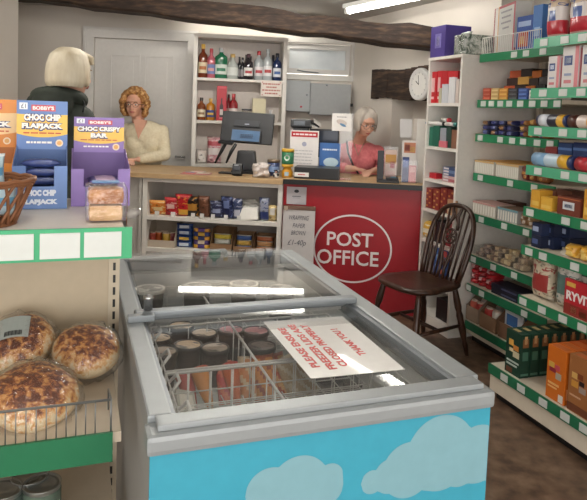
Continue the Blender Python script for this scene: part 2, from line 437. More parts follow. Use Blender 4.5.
MID = 1.735-(y0+y1)/2
# front lid (lower) and rear lid (upper, with a slight rake)
lb_ = B().b2(-hw+.051, hw-.069, -hd+.051, MID+.02, ZT-.024, ZT-.020)
for v in lb_.bm.verts: v.co.z += (v.co.y+hd)*.012
lid = lb_.obj('lid', GLASS, fz)
b = B(); b.b2(-hw+.051, hw-.069, MID+.0, MID+.02, ZT-.016, ZT-.010); b.obj('lid_edge', ALUD, lid)
tilt = .031; Lr = hd-.058-MID
b = B(); b.box((0.0-.009, MID+Lr/2, 0), (2*hw-.12, Lr, .005), rot=Euler((0, 0, 0)))
for v in b.bm.verts: v.co.z += ZT-.004 + (v.co.y-MID)*tilt + .006
lid2 = b.obj('lid', GLASS, fz)
lf = B(); lf.b2(-hw+.02, hw-.045, MID-.036, MID+.001, ZT+.0005, ZT+.019, bev=.006); lf.b2(-hw+.0, -hw+.07, MID-.062, MID-.0365, ZT+.0005, ZT+.019, bev=.004)
lf.obj('lid_frame', ALUD, lid2)
lb = B(); lb.b2(-hw+.055, hw-.075, MID+.015, MID+.028, ZT-.03, ZT-.018); lb.obj('lid_seal', mat('dfe3e2', .4), lid2)
lk = B(); lk.lathe([(0, 0), (.012, 0), (.012, .028), (.014, .03), (.014, .038), (0, .042)], CHROME, 18, (-hw+.058, MID-.012, ZT+.0195)); lk.obj('lock', CHROME, lid2)
# raised lip on the rear right, seen as the heavy side rail
def fl(px_, py_, z): p = FR.px(px_, py_, Z=z); return p.x-(x0+x1)/2, p.y-(y0+y1)/2
# instruction sheet lying on the glass
q = [FR.px(x, y, Z=ZT-.014) for x, y in ((263, 321.6), (342.4, 316.2), (405, 369), (311, 378.3))]
cx_ = sum((p.x for p in q))/4; cy_ = sum((p.y for p in q))/4
sg = thing('paper_notice', 'laminated white notice with red capitals lying on the freezer glass', 'notice', FR.w(cx_, cy_, ZT-.0155), FR.t)
B().slab([(p.x-cx_, p.y-cy_) for p in q][::-1], 0, .0012).obj('sheet', mat('e4e2de', .22, coat=.5), sg)
RED = mat('c23a34', .5)
for i, (t_, w_) in enumerate((('PLEASE ENSURE', .27), ('FREEZER LIDS ARE', .31), ('CLOSED PROPERLY', .29), ('THANK YOU !', .19))):
    text(t_, .03, RED, sg, ((-.085, -.05, -.017, .055)[i], -.0+(.0, .0, 0, 0)[i], .0016), Euler((0, 0, PI/2)), width=w_, height=.021, bold=.001, thick=.0002)
for i, pt in enumerate(((290, 330), (300, 324))): pass
# wire baskets
ZB = ZT-.115
def basket(label, xa, xb, ya, yb_, zt, zb, n, m_, group='freezer baskets'):
    t = thing('wire_basket', label, 'basket', FR.w((x0+x1)/2, (y0+y1)/2, zb), FR.t, group)
    b = B(); h = zt-zb
    b.tube([(xa, ya, h), (xb, ya, h), (xb, yb_, h), (xa, yb_, h)], .0036, WIRE, 6, closed=True)
    for z in (h*.55, h*.2): b.tube([(xa, ya, z), (xb, ya, z), (xb, yb_, z), (xa, yb_, z)], .0018, WIRE, 5, closed=True)
    b.obj('rim', WIRE, t)
    b = B()
    for k in range(n+1):
        x = xa+(xb-xa)*k/n; b.tube([(x, ya, h), (x, ya, 0), (x, yb_, 0), (x, yb_, h)], .0018, WIRE, 5)
    for k in range(1, m_):
        y = ya+(yb_-ya)*k/m_; b.tube([(xa, y, h), (xa, y, 0), (xb, y, 0), (xb, y, h)], .0018, WIRE, 5)
    b.obj('wire_mesh', WIRE, t)
    b = B(); xm = xa+(xb-xa)*.42
    b.tube([(xm, ya, h+.001), (xm, yb_, h+.001)], .0034, WIRE, 6)
    for k in range(1, m_): y = ya+(yb_-ya)*k/m_; b.tube([(xm, y, h), (xm, y, 0)], .0018, WIRE, 5)
    b.obj('divider', WIRE, t)
    for y in (ya+.07, yb_-.07): B().tube([(xa, y-.025, h), (xa+.018, y-.02, h+.02), (xa+.018, y+.02, h+.02), (xa, y+.025, h)], .004, WIRE, 6).obj('handle', WIRE, t)
    return t
IW = -hw+.075
basket('white wire basket of lollies and wrapped ices at the front of the freezer', IW, hw-.1, -hd+.085, -.30, ZT-.062, .62, 10, 4)
basket('white wire basket of dark ice cream tubs in the middle of the freezer', IW, hw-.1, -.285, .03, ZT-.062, .68, 10, 5)
basket('white wire basket under the rear lid of the freezer', IW, hw-.1, .08, hd-.1, ZT-.1, .686, 9, 5)

# ================================================================== left shelving
LX1 = .10; LX0 = -1.0; LY = 1.345; LB = 1.80; LW = LX1-LX0
ls = thing('gondola_shelving', 'beige metal shop shelving with bread on its lower shelf, left of the freezer', 'shelving', FR.w((LX0+LX1)/2, LY, 0), FR.t)
lw = LW/2; ld = LB-LY
B().b2(-lw, lw, ld, ld+.03, 0, 1.185).obj('back_panel', mat('b5a78f', .55), ls)
b = B()
for z in (1.02, .62): b.b2(-lw+.004, lw-.012, ld-.004, ld-.0005, z-.002, z+.002)
b.obj('panel_seam', mat('8f8471', .6), ls)
b = B(); b.b2(lw-.008, lw+.022, ld-.004, ld+.03, 0, 1.187)
b2 = b.obj('upright', mat('bfb39d', .5), ls)
b = B()
for k in range(25): b.b2(lw+.004, lw+.011, ld-.0055, ld-.0042, .25+.035*k, .272+.035*k)
b.obj('slots', BLACK, b2)
def lshelf(z, y_front, strip_h, cardmat, gm, cards):
    s_ = B().b2(-lw, lw, y_front, ld-.005, z-.022, z).obj('shelf', mat('d3cdc4' if z > 1 else 'c3b6a2', .4), ls)
    st = B().b2(-lw, lw+(.015 if z > 1 else -.018), y_front-.008, y_front-.0005, z-strip_h, z+.004).obj('ticket_strip', gm, s_)
    for c0, c1 in cards: B().b2(c0, c1, y_front-.0115, y_front-.0082, z-strip_h+.006, z-.004).obj('price_ticket', TICKET, s_)
cs = []
for a, c_ in ((-8, 34), (40, 80), (84, 121)):
    pa, pc = FR.px(a, 245, Y=LY), FR.px(c_, 245, Y=LY); cs.append((pa.x-(LX0+LX1)/2, pc.x-(LX0+LX1)/2))
for k in range(1, 7): cs.append((cs[0][0]-.1*k-.0, cs[0][0]-.1*k+.09))
lshelf(1.19, 0, .062, None, GREENL, cs)
lshelf(.75, -.005, .06, None, mat('1c6b47', .4), [])
lshelf(.44, -.02, .05, None, mat('1c6b47', .4), [])
B().b2(-lw, lw, -.02, ld-.005, 0, .18).obj('plinth', mat('b5a78f', .5), ls)
b = B()
b.tube([(-lw, -.006, .824), (lw-.022, -.006, .824)], .0028, WIREM, 6)
b.tube([(lw-.022, -.006, .824), (lw-.022, -.006, .752)], .0022, WIREM, 6)
b.tube([(lw-.022, -.006, .824), (lw-.022, .1, .80), (lw-.022, .1, .752)], .0022, WIREM, 6)
for k in range(55): x = -lw+.004+k*.0193; b.tube([(x, -.006, .752), (x, -.006, .824)], .0014, WIREM, 5)
b.obj('wire_guard', WIREM, ls)

# ================================================================== counter
CYF = 4.49; CJ = -.585
worktop_l = B(); worktop_l.b2(CT.px(60, 168, Y=CYF).x, CJ-.002, CYF-.03, CYF+.66, .915, .95, bev=.004)
o = worktop_l.obj('countertop', WOODTOP, None, rz=CT.t); tag(o, 'pale wood shop countertop running from the till to the left', 'countertop')
# open shelf unit under it
ux0 = CT.px(142.5, 200, Y=CYF).x; ux1 = CJ-.004
su = thing('counter_shelf_unit', 'white open shelf unit full of snacks under the wooden countertop', 'shelf unit', CT.w((ux0+ux1)/2, CYF, 0), CT.t)
w2 = (ux1-ux0)/2; sh1 = CT.px(220, 221, Y=CYF).z; sh2 = CT.px(200, 257, Y=CYF).z
b = B(); b.b2(-w2, -w2+.035, 0, .40, 0, .913); b.b2(w2-.035, w2, 0, .40, 0, .913); b.b2(-w2+.035, w2-.035, 0, .40, .885, .913); b.b2(-w2+.035, w2-.035, 0, .4, 0, .06)
b.obj('carcass', WHITE, su); B().b2(-w2+.035, w2-.035, .385, .4, .06, .885).obj('back_panel', mat('c9c1ba', .6), su)
SH1, SH2 = .628, .385
for z in (SH1, SH2): B().b2(-w2+.0355, w2-.0355, .0, .384, z-.028, z).obj('shelf', WHITE, su)
b = B(); xx = CT.px(126, 200, Y=CYF).x; b.b2(xx, ux0-.03, CYF+.03, CYF+.06, 0, .913); b.b2(ux0-.026, ux0-.006, CYF-.005, CYF+.04, 0, .913)
o = b.obj('divider_board', mat('b8b4ae', .5), None, rz=CT.t); tag(o, 'narrow pale upright panel beside the snack shelf unit under the countertop', 'panel')
# post office counter
px1 = CT.px(424.5, 200, Y=CYF).x; pc = thing('post_office_counter', 'red fronted post office counter with wooden top and black edge', 'counter', CT.w((CJ+px1)/2, CYF, 0), CT.t)
pw = (px1-CJ)/2; PR = mat('9c0f1e', .4)
fr_ = B().b2(-pw, pw-.02, .02, .045, 0, .92).obj('front_panel', PR, pc)
B().b2(-pw, pw+.012, -.02, .64, .921, .955, bev=.003).obj('worktop', WOODTOP, pc); B().b2(-pw, pw+.014, -.026, -.0205, .92, .956).obj('edge_strip', BLACK, pc)
B().b2(pw-.045, pw-.02, .0455, .6, 0, .92).obj('side_panel', WHITE, pc); B().b2(-pw, -pw+.02, .046, .6, 0, .92).obj('side_panel', WHITE, pc)
PW = mat('e9e3e2', .45)
def cp(x, y): p = CT.px(x, y, Y=CYF+.02); return p.x-(CJ+px1)/2, p.z
a = cp(313.5, 249); d = cp(391.5, 249); u_ = cp(352, 214.5); l_ = cp(352, 283)
ex, ez = (a[0]+d[0])/2, (u_[1]+l_[1])/2; rx, rz_ = (d[0]-a[0])/2+.004, (u_[1]-l_[1])/2
b = B(); n = 64
for k in range(n):
    q = []
    for kk, f in ((k, 1), (k+1, 1), (k+1, .955), (k, .955)):
        t_ = 2*PI*kk/n; g = 1 if f == 1 else None
        r1 = rx if g else rx-.013; r2 = rz_ if g else rz_-.013
        q.append(b.bm.verts.new((ex+r1*math.cos(t_), .0185, ez+r2*math.sin(t_))))
    b.bm.faces.new(q)
bmesh.ops.remove_doubles(b.bm, verts=b.bm.verts, dist=1e-5); b.obj('oval_line', PW, fr_)
a, c_ = cp(327, 238), cp(373, 241); text('POST', .1, PW, fr_, ((a[0]+c_[0])/2, .0192, (a[1]+c_[1])/2), width=c_[0]-a[0], height=.103, bold=.0015)
a, c_ = cp(317, 256), cp(378.5, 259.5); text('OFFICE', .1, PW, fr_, ((a[0]+c_[0])/2, .0192, (a[1]+c_[1])/2), width=c_[0]-a[0], height=.108, bold=.0015)
for x, y in ((293, 182.5), (409, 190), (404, 289)):
    p = cp(x, y); B().ell((p[0], .018, p[1]), (.008, .006, .008), CHROME, 10).obj('screw', CHROME, fr_)

# ================================================================== drinks cabinet
cbx0, cbx1 = -.128, .70; cby = 5.6; cbz = 2.10
dc = thing('drinks_cabinet', 'tall white open cabinet of spirits behind the till', 'cabinet', CB.w((cbx0+cbx1)/2, cby, 0), CB.t)
cw = (cbx1-cbx0)/2; CS1, CS2, CS3 = 1.715, 1.34, .95
b = B(); b.b2(-cw, -cw+.035, 0, .26, 0, cbz); b.b2(cw-.035, cw, 0, .26, 0, cbz); b.b2(-cw+.035, cw-.035, 0, .26, cbz-.035, cbz); b.obj('carcass', WHITE, dc)
B().b2(-cw+.035, cw-.035, .245, .26, 0, cbz-.035).obj('back_panel', mat('cfc6bf', .6), dc)
for z in (CS1, CS2, CS3, .5, .08): B().b2(-cw+.0355, cw-.0355, -.003, .244, z-.024, z).obj('shelf', WHITE, dc)

# ================================================================== bookcase
BX0, BX1, BY = -3.835, -3.43, 2.316; BH = 1.83
bc = thing('bookcase', 'tall narrow white bookcase at the end of the aisle behind the chair', 'bookcase', GO.w((BX0+BX1)/2, BY, 0), GO.t)
bw = (BX1-BX0)/2
b = B(); b.b2(-bw, -bw+.02, 0, .36, 0, BH-.001); b.b2(bw-.02, bw, 0, .62, 0, BH-.001); b.b2(-bw, bw, -.005, .36, BH, BH+.02); b.b2(-bw+.02, bw-.02, 0, .34, 0, .08); b.obj('carcass', WHITE, bc)
B().b2(-bw+.0205, bw-.0205, .345, .36, .08, BH-.001).obj('back_panel', WHITE2, bc)
BS = [GO.px(445, y, Y=BY).z for y in (103, 148, 182, 214, 247, 290)]
for z in BS: B().b2(-bw+.0205, bw-.0205, 0, .344, z-.02, z).obj('shelf', WHITE, bc)
# white panel between counter and bookcase
p0 = CT.px(415.5, 150, Y=CYF+.2); p1 = CT.px(426, 150, Y=CYF+.2)
o = B().b2(p0.x, p1.x, CYF+.17, CYF+.5, .9565, CT.px(420, 119, Y=CYF+.2).z).obj('divider_board', WHITE, None, rz=CT.t); tag(o, 'plain white upright panel on the right end of the post office counter', 'panel')

# ================================================================== shelving on the right
def gondola(label, xa, xb, yfront, yback, levels, base, top, nm='gondola_shelving'):
    """levels: (z, tickets [px..], strip colour)"""
    t = thing(nm, label, 'shelving', GO.w((xa+xb)/2, yfront, 0), GO.t); h = (xb-xa)/2; D = yback-yfront
    B().b2(-h, h, D, D+.03, .0, top).obj('back_panel', mat('a79d90', .6), t)
    for q in (-h, h-.03): B().b2(q, q+.03, D-.03, D-.001, .0, top).obj('upright', CREAM, t)
    B().b2(-h, h, base[1]-yfront, D-.031, .05, base[0]-.03, bev=.003).obj('plinth', CREAM, t)
    B().b2(-h+.01, h, base[1]-yfront+.04, D-.04, 0, .0495).obj('toe_kick', BLACK, t)
    for (z, yf, tk, gm) in levels:
        f = yf-yfront
        s_ = B().b2(-h, h, f, D-.031, z-.022, z).obj('shelf', CREAM, t)
        B().box((0, f-.006, z-.022), (2*h, .008, .05), gm).obj('ticket_strip', gm, s_)
        for k in tk: B().box((k-(xa+xb)/2, f-.0125, z-.022), (.05 if yf > 2.3 else .052, .003, .034), TICKET).obj('price_ticket', TICKET, s_)
    return t
def tk(F_, y, pts): return [F_.px(x, yy, Y=y).x for x, yy in pts]
NX0, NX1 = -2.63, -1.55
GREEN_GLARE = mat('4fa57f', .4); GD = mat('1b6a48', .4)  # paler green on upper near strips has glare painted in
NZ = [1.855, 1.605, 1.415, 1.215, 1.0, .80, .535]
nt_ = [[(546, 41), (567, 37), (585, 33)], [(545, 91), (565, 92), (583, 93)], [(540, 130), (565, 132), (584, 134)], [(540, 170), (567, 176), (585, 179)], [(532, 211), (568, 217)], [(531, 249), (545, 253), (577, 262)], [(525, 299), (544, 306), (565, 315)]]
nl = [(z, 2.2, tk(GO, 2.2, p), (GREEN_GLARE if i < 4 else GREEN)) for i, (z, p) in enumerate(zip(NZ, nt_))]
nl = [(z, y, t+[t[-1]+.12*k for k in range(1, 6) if t[-1]+.12*k < NX1-.04], g) for z, y, t, g in nl]
bt = tk(GO, 2.04, [(506, 379), (523, 389), (545, 403), (567, 417)]); bt += [bt[-1]+.11*k for k in range(1, 6) if bt[-1]+.11*k < NX1-.04]
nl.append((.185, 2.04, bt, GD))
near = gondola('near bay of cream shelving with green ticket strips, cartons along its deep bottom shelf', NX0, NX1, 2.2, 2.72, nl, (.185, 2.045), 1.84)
FX0, FX1 = -3.385, -2.66
FZ = [1.845, 1.56, 1.345, 1.095, .835, .568, .375, .13]
ft = [[(516, 52), (528, 50.5), (545, 49)], [(485, 104), (493, 104), (502, 103.5), (511, 103.5), (522, 103), (534, 103), (546, 103), (559, 103)], [(482, 136), (502, 138), (514, 138.5), (525, 139), (539, 141), (552, 142)],
      [(482, 177), (512, 182), (536, 187)], [(483, 218), (506, 224), (528, 229)], [(475, 258), (495, 264), (516, 272)], [(470, 289), (483, 294), (526, 312)], []]
flv = [(z, 2.42, tk(GO, 2.42, p), (GREEN if i < 4 else GD)) for i, (z, p) in enumerate(zip(FZ, ft))]
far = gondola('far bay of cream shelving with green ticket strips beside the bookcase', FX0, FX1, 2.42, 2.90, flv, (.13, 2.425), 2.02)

# ================================================================== chair
ch = thing('windsor_chair', 'dark wooden wheelback chair with a hooped spindle back beside the red counter', 'chair', (.80, 3.765, 0), math.radians(-58)); ch.scale = (1.03, 1.14, 1)
def seat_out(k=1.0, n=36):
    r = []
    for i in range(n):
        a = 2*PI*i/n; x = math.cos(a); y = math.sin(a); rx_ = .215 if y < 0 else .2
        r.append((k*rx_*abs(x)**.62*(1 if x > 0 else -1), k*.2*abs(y)**.7*(1 if y > 0 else -1)))
    return r
b = B(); rings = []
for k, z in ((.93, .415), (1, .427), (1, .438), (.97, .447), (.8, .445), (.4, .438), (.0, .436)):
    rings.append([b.bm.verts.new((x, y, z)) for x, y in seat_out(k)] if k else [b.bm.verts.new((0, 0, z))])
for a, c_ in zip(rings, rings[1:]):
    for i in range(len(a)):
        j = (i+1) % len(a)
        f = b.bm.faces.new((a[i], a[j], c_[j], c_[i]) if len(c_) > 1 else (a[i], a[j], c_[0])); f.smooth = True
b.bm.faces.new(rings[0][::-1]); b.obj('seat', CHAIRW, ch)
tops = {(-1, -1): (-.15, -.13), (1, -1): (.15, -.13), (-1, 1): (-.13, .14), (1, 1): (.13, .14)}
feet = {k: (v[0]+k[0]*.055, v[1]+k[1]*.07) for k, v in tops.items()}
def legp(k, t): a, c_ = tops[k], feet[k]; return Vector((a[0]+(c_[0]-a[0])*t, a[1]+(c_[1]-a[1])*t, .42*(1-t)))
for k in tops:
    ts = [0, .08, .2, .3, .36, .42, .5, .62, .72, .78, .84, 1]; rs = [.014, .016, .019, .02, .015, .02, .018, .021, .018, .013, .016, .011]
    B().tube([legp(k, t) for t in ts], rs, CHAIRW, 10).obj('leg', CHAIRW, ch)
for s_ in (-1, 1): B().tube([legp((s_, -1), .56), (legp((s_, -1), .56)+legp((s_, 1), .56))/2, legp((s_, 1), .56)], [.009, .014, .009], CHAIRW, 8).obj('stretcher', CHAIRW, ch)
a = (legp((-1, -1), .56)+legp((-1, 1), .56))/2; c_ = (legp((1, -1), .56)+legp((1, 1), .56))/2
B().tube([a, (a+c_)/2, c_], [.009, .014, .009], CHAIRW, 8).obj('stretcher', CHAIRW, ch)
def hoop(t): # t 0..1
    a = PI*t; w_ = .205; x = -(w_-.055+.06*math.sin(a)**.7)*math.copysign(abs(math.cos(a))**.75, math.cos(a)); z = .44+.45*abs(math.sin(a))**.72
    return Vector((x*(1-.0), .145+(z-.44)*.27, z))
B().tube([hoop(k/36) for k in range(37)], .0145, CHAIRW, 10).obj('hoop', CHAIRW, ch)
def hoopz(x):
    best = max((hoop(k/400) for k in range(20, 381)), key=lambda p: -abs(p.x-x)); return best
for x in (-.14, -.098, -.058, .058, .098, .14):
    tp = hoopz(x*1.06); B().tube([(x*.86, .15, .44), Vector((x*.86, .15, .44)).lerp(tp, .4), tp], [.0065, .008, .006], CHAIRW, 8).obj('spindle', CHAIRW, ch)
# pierced splat with a wheel
b = B(); z0_, z1_ = .445, hoop(.5).z-.008
def sp(z, x, dy=0): return (x, .145+(z-.44)*.27+dy, z)
wc = .70; R_ = .043
for s_ in (-1, 1):
    pts = [(.44, .022), (.50, .016), (.56, .026), (.62, .036), (.66, .04)]
    b.tube([sp(z, s_*x) for z, x in pts], .0095, CHAIRW, 6)
    pts = [(.74, .04), (.78, .034), (.82, .02), (.86, .03), (z1_, .036)]
    b.tube([sp(z, s_*x) for z, x in pts], .0095, CHAIRW, 6)
    b.tube([sp(.50, s_*.014), sp(.54, 0), sp(.58, -s_*.02)], .005, CHAIRW, 5); b.tube([sp(.78, s_*.03), sp(.82, 0), sp(.85, -s_*.02)], .005, CHAIRW, 5)
b.tube([sp(wc+R_*math.sin(a), R_*math.cos(a)) for a in [2*PI*k/24 for k in range(24)]], .0075, CHAIRW, 6, closed=True)
for k in range(8):
    a = PI*k/4; b.tube([sp(wc, 0), sp(wc+R_*math.sin(a), R_*math.cos(a))], .0055, CHAIRW, 5)
b.ell(sp(wc, 0), (.013, .01, .013), CHAIRW, 10); b.obj('splat', CHAIRW, ch)
# ================================================================== goods
def slot(F, x0, x1, yt, Y, Z):
    a = F.px(x0, yt+6, Y=Y); c = F.px(x1, yt+6, Y=Y); t = F.px((x0+x1)/2, yt, Y=Y)
    return (a.x+c.x)/2, abs(c.x-a.x)*.97, max(.01, t.z-Z)
def single(b, name, label, cat, loc, rz, group=None, m=None, norm=True):
    o = b.obj(name, m, None, loc, rz, norm); return tag(o, label, cat, group)
def carton(w, d, h, base, art=(), side=(), top=None, rough=.45, bev=.0015):
    """art: (x0,x1,z0,z1,hex) fractions on the front; side: same on the left side"""
    b = B(); b.box((0, 0, h/2), (w, d, h), mat(base, rough), bev)
    for x0, x1, z0, z1, c in art:
        b.b2(-w/2+w*x0, -w/2+w*x1, -d/2-.0009, -d/2-.0001, h*z0, h*z1, mat(c, rough))
    for y0, y1, z0, z1, c in side:
        for s_ in (-1, 1): b.b2(s_*(w/2+.0001), s_*(w/2+.0009), -d/2+d*y0, -d/2+d*y1, h*z0, h*z1, mat(c, rough))
    if top:
        for x0, x1, y0, y1, c in top: b.b2(-w/2+w*x0, -w/2+w*x1, -d/2+d*y0, -d/2+d*y1, h+.0001, h+.0009, mat(c, rough))
    return b
def box_at(F, x0, x1, yt, Y, Z, d, base, name, label, cat='box', art=(), side=(), top=None, group=None, yaw=0, hmax=9):
    xc, w, h = slot(F, x0, x1, yt, Y, Z); h = min(h, hmax)
    o = single(carton(w, d, h, base, art, side, top), name, label, cat, F.w(xc, Y+d/2, Z+.0008), F.t+yaw, group)
    o['_w'] = w; o['_h'] = h; return o, w, h
def clean(o):
    for k in ('_w', '_h'):
        if k in o: del o[k]
_pr = {}
def printed(base, alt=None):
    alt = alt or 'cfc6bc'; k = (base, alt)
    if k not in _pr:
        v = lin(base); dk = ''.join('%02x' % int(int(base[i:i+2], 16)*.6) for i in (0, 2, 4))
        _pr[k] = ramp_mat('printed_film_'+base, [(.36, dk), (.43, base), (.56, base), (.6, alt), (.66, alt), (.7, base)], 22, .3, (1, 1, 1.6), 2, dist=.6)
    return _pr[k]
def pouch_at(F, x0, x1, yt, Y, Z, d, base, name, label, cat='packet', bands=(), crimp=None, group=None, yaw=0, lean=0, patch=None, dz=0):
    xc, w, h = slot(F, x0, x1, yt, Y, Z)
    b = B(); b.pouch(w, d, h, printed(base, patch[4] if patch else (bands[0][2] if bands else crimp)), crimp=mat(crimp, .35) if crimp else None)
    # printed bands: faces by height
    for z0, z1, c in bands:
        i = b.mi(mat(c, .3))
        for f in b.bm.faces:
            z = f.calc_center_median().z/h
            if z0 <= z < z1: f.material_index = i
    if patch:
        x_0, x_1, z0, z1, c = patch; i = b.mi(mat(c, .3))
        for f in b.bm.faces:
            m_ = f.calc_center_median()
            if m_.y < 0 and x_0 <= m_.x/w+.5 <= x_1 and z0 <= m_.z/h <= z1: f.material_index = i
    if lean:
        R_ = Euler((lean, 0, 0)).to_matrix()
        for v in b.bm.verts: v.co = R_ @ v.co
    mn = min(v.co.z for v in b.bm.verts)
    return single(b, name, label, cat, F.w(xc, Y+d/2, Z+.0008-mn+dz), F.t+yaw, group)

# ------------------------------------------------------------------ display boxes on the left top shelf
ZS = 1.1908
def display_box(label, main, dark, band, loc, rz, w, d, ht, title, size, hw=1.0, lip=.055, wing=.105, lower=True, wn=.03):
    t = thing('display_box', label, 'display box', loc, rz)
    M_ = mat(main, .4); D_ = mat(dark, .5)
    b = B(); b.b2(-w/2, w/2, -d/2, d/2, 0, .003, D_); b.b2(-w/2, w/2, -d/2-.002, -d/2, 0, lip, M_)
    for s_ in (-1, 1):
        pts = [(-d/2, 0), (d/2, 0), (d/2, wing+.04), (-d/2, wing)]
        vs = [[b.bm.verts.new((s_*(w/2)+k, y, z)) for y, z in pts] for k in (0, -s_*.002)]
        fs = [b.bm.faces.new(vs[0]), b.bm.faces.new(vs[1][::-1])]+[b.bm.faces.new((vs[0][i], vs[1][i], vs[1][(i+1) % 4], vs[0][(i+1) % 4])) for i in range(4)]
        for f in fs: f.material_index = b.mi(M_)
        b.b2(s_*(w/2), s_*(w/2-wn), -d/2-.002, -d/2, lip, wing, M_)
    b.b2(-w/2, w/2, d/2-.002, d/2, .003, wing+.04, D_)
    b.obj('tray', M_, t)
    hh = ht-(wing+.04); W2 = w*hw; y = d/2-.001
    b = B(); z0 = wing+.04; b.b2(-W2/2, W2/2, y-.0015, y+.0015, z0-.01, ht, M_)
    # curved yellow band
    n = 14; zb = ht-hh*.74; zt = ht-hh*.30
    for i in range(n):
        xa, xb = -W2/2+W2*i/n, -W2/2+W2*(i+1)/n; sag = lambda x: -.009*(1-(2*x/W2)**2)
        q = [(xa, zb+sag(xa)), (xb, zb+sag(xb)), (xb, zt+sag(xb)*.2), (xa, zt+sag(xa)*.2)]
        f = b.bm.faces.new([b.bm.verts.new((px_, y-.0022, pz)) for px_, pz in q]); f.material_index = b.mi(mat(band, .4))
    b.b2(-W2*.22, W2*.26, y-.0026, y-.0022, ht-hh*.23, ht-hh*.09, mat('c8505c', .4))
    b.b2(-W2*.45, -W2*.29, y-.0026, y-.0022, ht-hh*.2, ht-hh*.05, mat('e8ebf0', .4))
    b.lathe([(0, 0), (.0095, 0)], mat('efd9ba', .4), 16, (W2*.34, y-.0023, ht-hh*.94), Matrix.Rotation(PI/2, 3, 'X'))
    b.lathe([(0, 0), (.006, 0)], mat('e0a860', .4), 16, (W2*.34, y-.0026, ht-hh*.94), Matrix.Rotation(PI/2, 3, 'X'))
    hd_ = b.obj('header_card', M_, t, norm=False)
    LW_ = mat('f4f1ea', .4); LD = mat('2c2f66', .4); LR = mat('c8552c', .4)
    text("BOBBY'S", .01, LW_, hd_, (W2*.02, y-.003, ht-hh*.16), height=hh*.085, width=W2*.42, bold=.0004, thick=.0002)
    text('£1', .01, mat('30344a', .4), hd_, (-W2*.37, y-.003, ht-hh*.125), height=hh*.1, width=W2*.09, thick=.0002)
    for i, l in enumerate(title):
        if not l: continue
        cz = ht-hh*(.37+.205*i); wd = W2*size[i]
        text(l, .01, LD, hd_, (0.001, y-.0028, cz-.0010), height=hh*.19, width=wd*1.03, bold=.0016, thick=.0001)
        text(l, .01, LW_, hd_, (0, y-.0034, cz), height=hh*.15, width=wd, bold=.0006, thick=.0001)
    scribble(W2*.74, hh*.03, LR, hd_, (0, y-.003, ht-hh*.72)); scribble(W2*.5, hh*.045, LW_, hd_, (-W2*.06, y-.003, ht-hh*.93))
    if hw == 1: pass
    if lower:
        for i, l in enumerate(title):
            if l: text(l, .01, mat('dfe6f2', .4), t, (0, -d/2-.0026, lip*(.72-.42*i)), height=lip*.28, width=w*size[i]*.82, bold=.0008, thick=.0001, name='lip_lettering')
    return t, y
def fit(x0, x1, yb, F=W):
    a = F.px(x0, yb, Z=ZS); c = F.px(x1, yb, Z=ZS); return a, c
a, c = fit(11, 68, 209); ang = FR.t*1.05; w_ = (c-a).length*.985*math.cos(ang)**.5; d_ = .15
def front_to_centre(a, c, ang, d): m = (a+c)/2; return (m.x-math.sin(ang)*d/2, m.y+math.cos(ang)*d/2, ZS)
display_box('blue display box of choc chip flapjacks with a yellow banded header', '6484bd', '4b6699', 'efc257', front_to_centre(a, c, ang, d_), ang, w_, d_, .262, ('CHOC CHIP', 'FLAPJACK'), (.72, .8))
bl_a, bl_ang, bl_w = a, ang, w_
def bars(n, c0, hexc, lab, grp, base, ang, w, z=.0035, d=.14, sp=.026, dz=0, art='3d4c86'):
    for k in range(n):
        b = B(); b.pouch(.11*w/.14, .022, .035, mat(hexc, .3), crimp=mat(art, .3), rot=Euler((0, 0, 0)))
        ox, oy = (k % 2)*.004, -.055+sp*k
        ox, oy = (k % 2)*.004, .012
        for v in b.bm.verts: v.co = Vector((v.co.x, v.co.z-.018, v.co.y+.011))
        R_ = Matrix.Rotation(ang, 3, 'Z') @ Vector((ox, oy, z+.0225*k))
        single(b, 'snack_bar', lab, 'snack bar', Vector(base)+R_, ang, grp)
bars(5, 0, '2e3a68', 'navy wrapped flapjack bar in the stack inside the blue display box', 'bars in the blue display box', front_to_centre(a, c, ang, d_), ang, w_, dz=.006)
a, c = fit(68.5, 132, 206); ang = FR.t*1.0; w_ = (c-a).length*.95*math.cos(ang)**.5; d_ = .17
pb = front_to_centre(a, c, ang, d_)
display_box('purple display box of choc crispy bars with a yellow banded header', '8b72b3', '6d578f', 'efc257', pb, ang, w_, d_, .222, ('CHOC CRISPY', 'BAR'), (.86, .34), hw=.93, lower=False, lip=.05, wing=.095)
for k in range(3):
    b = B(); b.pouch(.085, .02, .1, mat('45407e', .3), crimp=mat('6a62a8', .3), rot=Euler((PI/2, 0, 0)))
    for f in b.bm.faces:
        if f.calc_center_median().z > .003 and abs(f.calc_center_median().x) < .025: f.material_index = b.mi(mat('c9b0c8', .3))
    single(b, 'snack_bar', 'purple wrapped crispy bar lying in the purple display box, %s' % ('lowest of three', 'middle of three', 'top of three')[k], 'snack bar', Vector(pb)+Matrix.Rotation(ang, 3, 'Z') @ Vector((.004*k, .045, .014+.0215*k)), ang+.03*k)
# orange box at the frame's left edge
oa = FR.t*1.05; op = Vector(front_to_centre(*fit(-52, 9.3, 206), oa, .15))
display_box('orange display box of flapjacks cut off by the left edge of the photo', 'dd8a35', 'a9642a', 'efc990', op, oa, .148, .15, .262, ('', 'FLAPJACK'), (.6, .8))
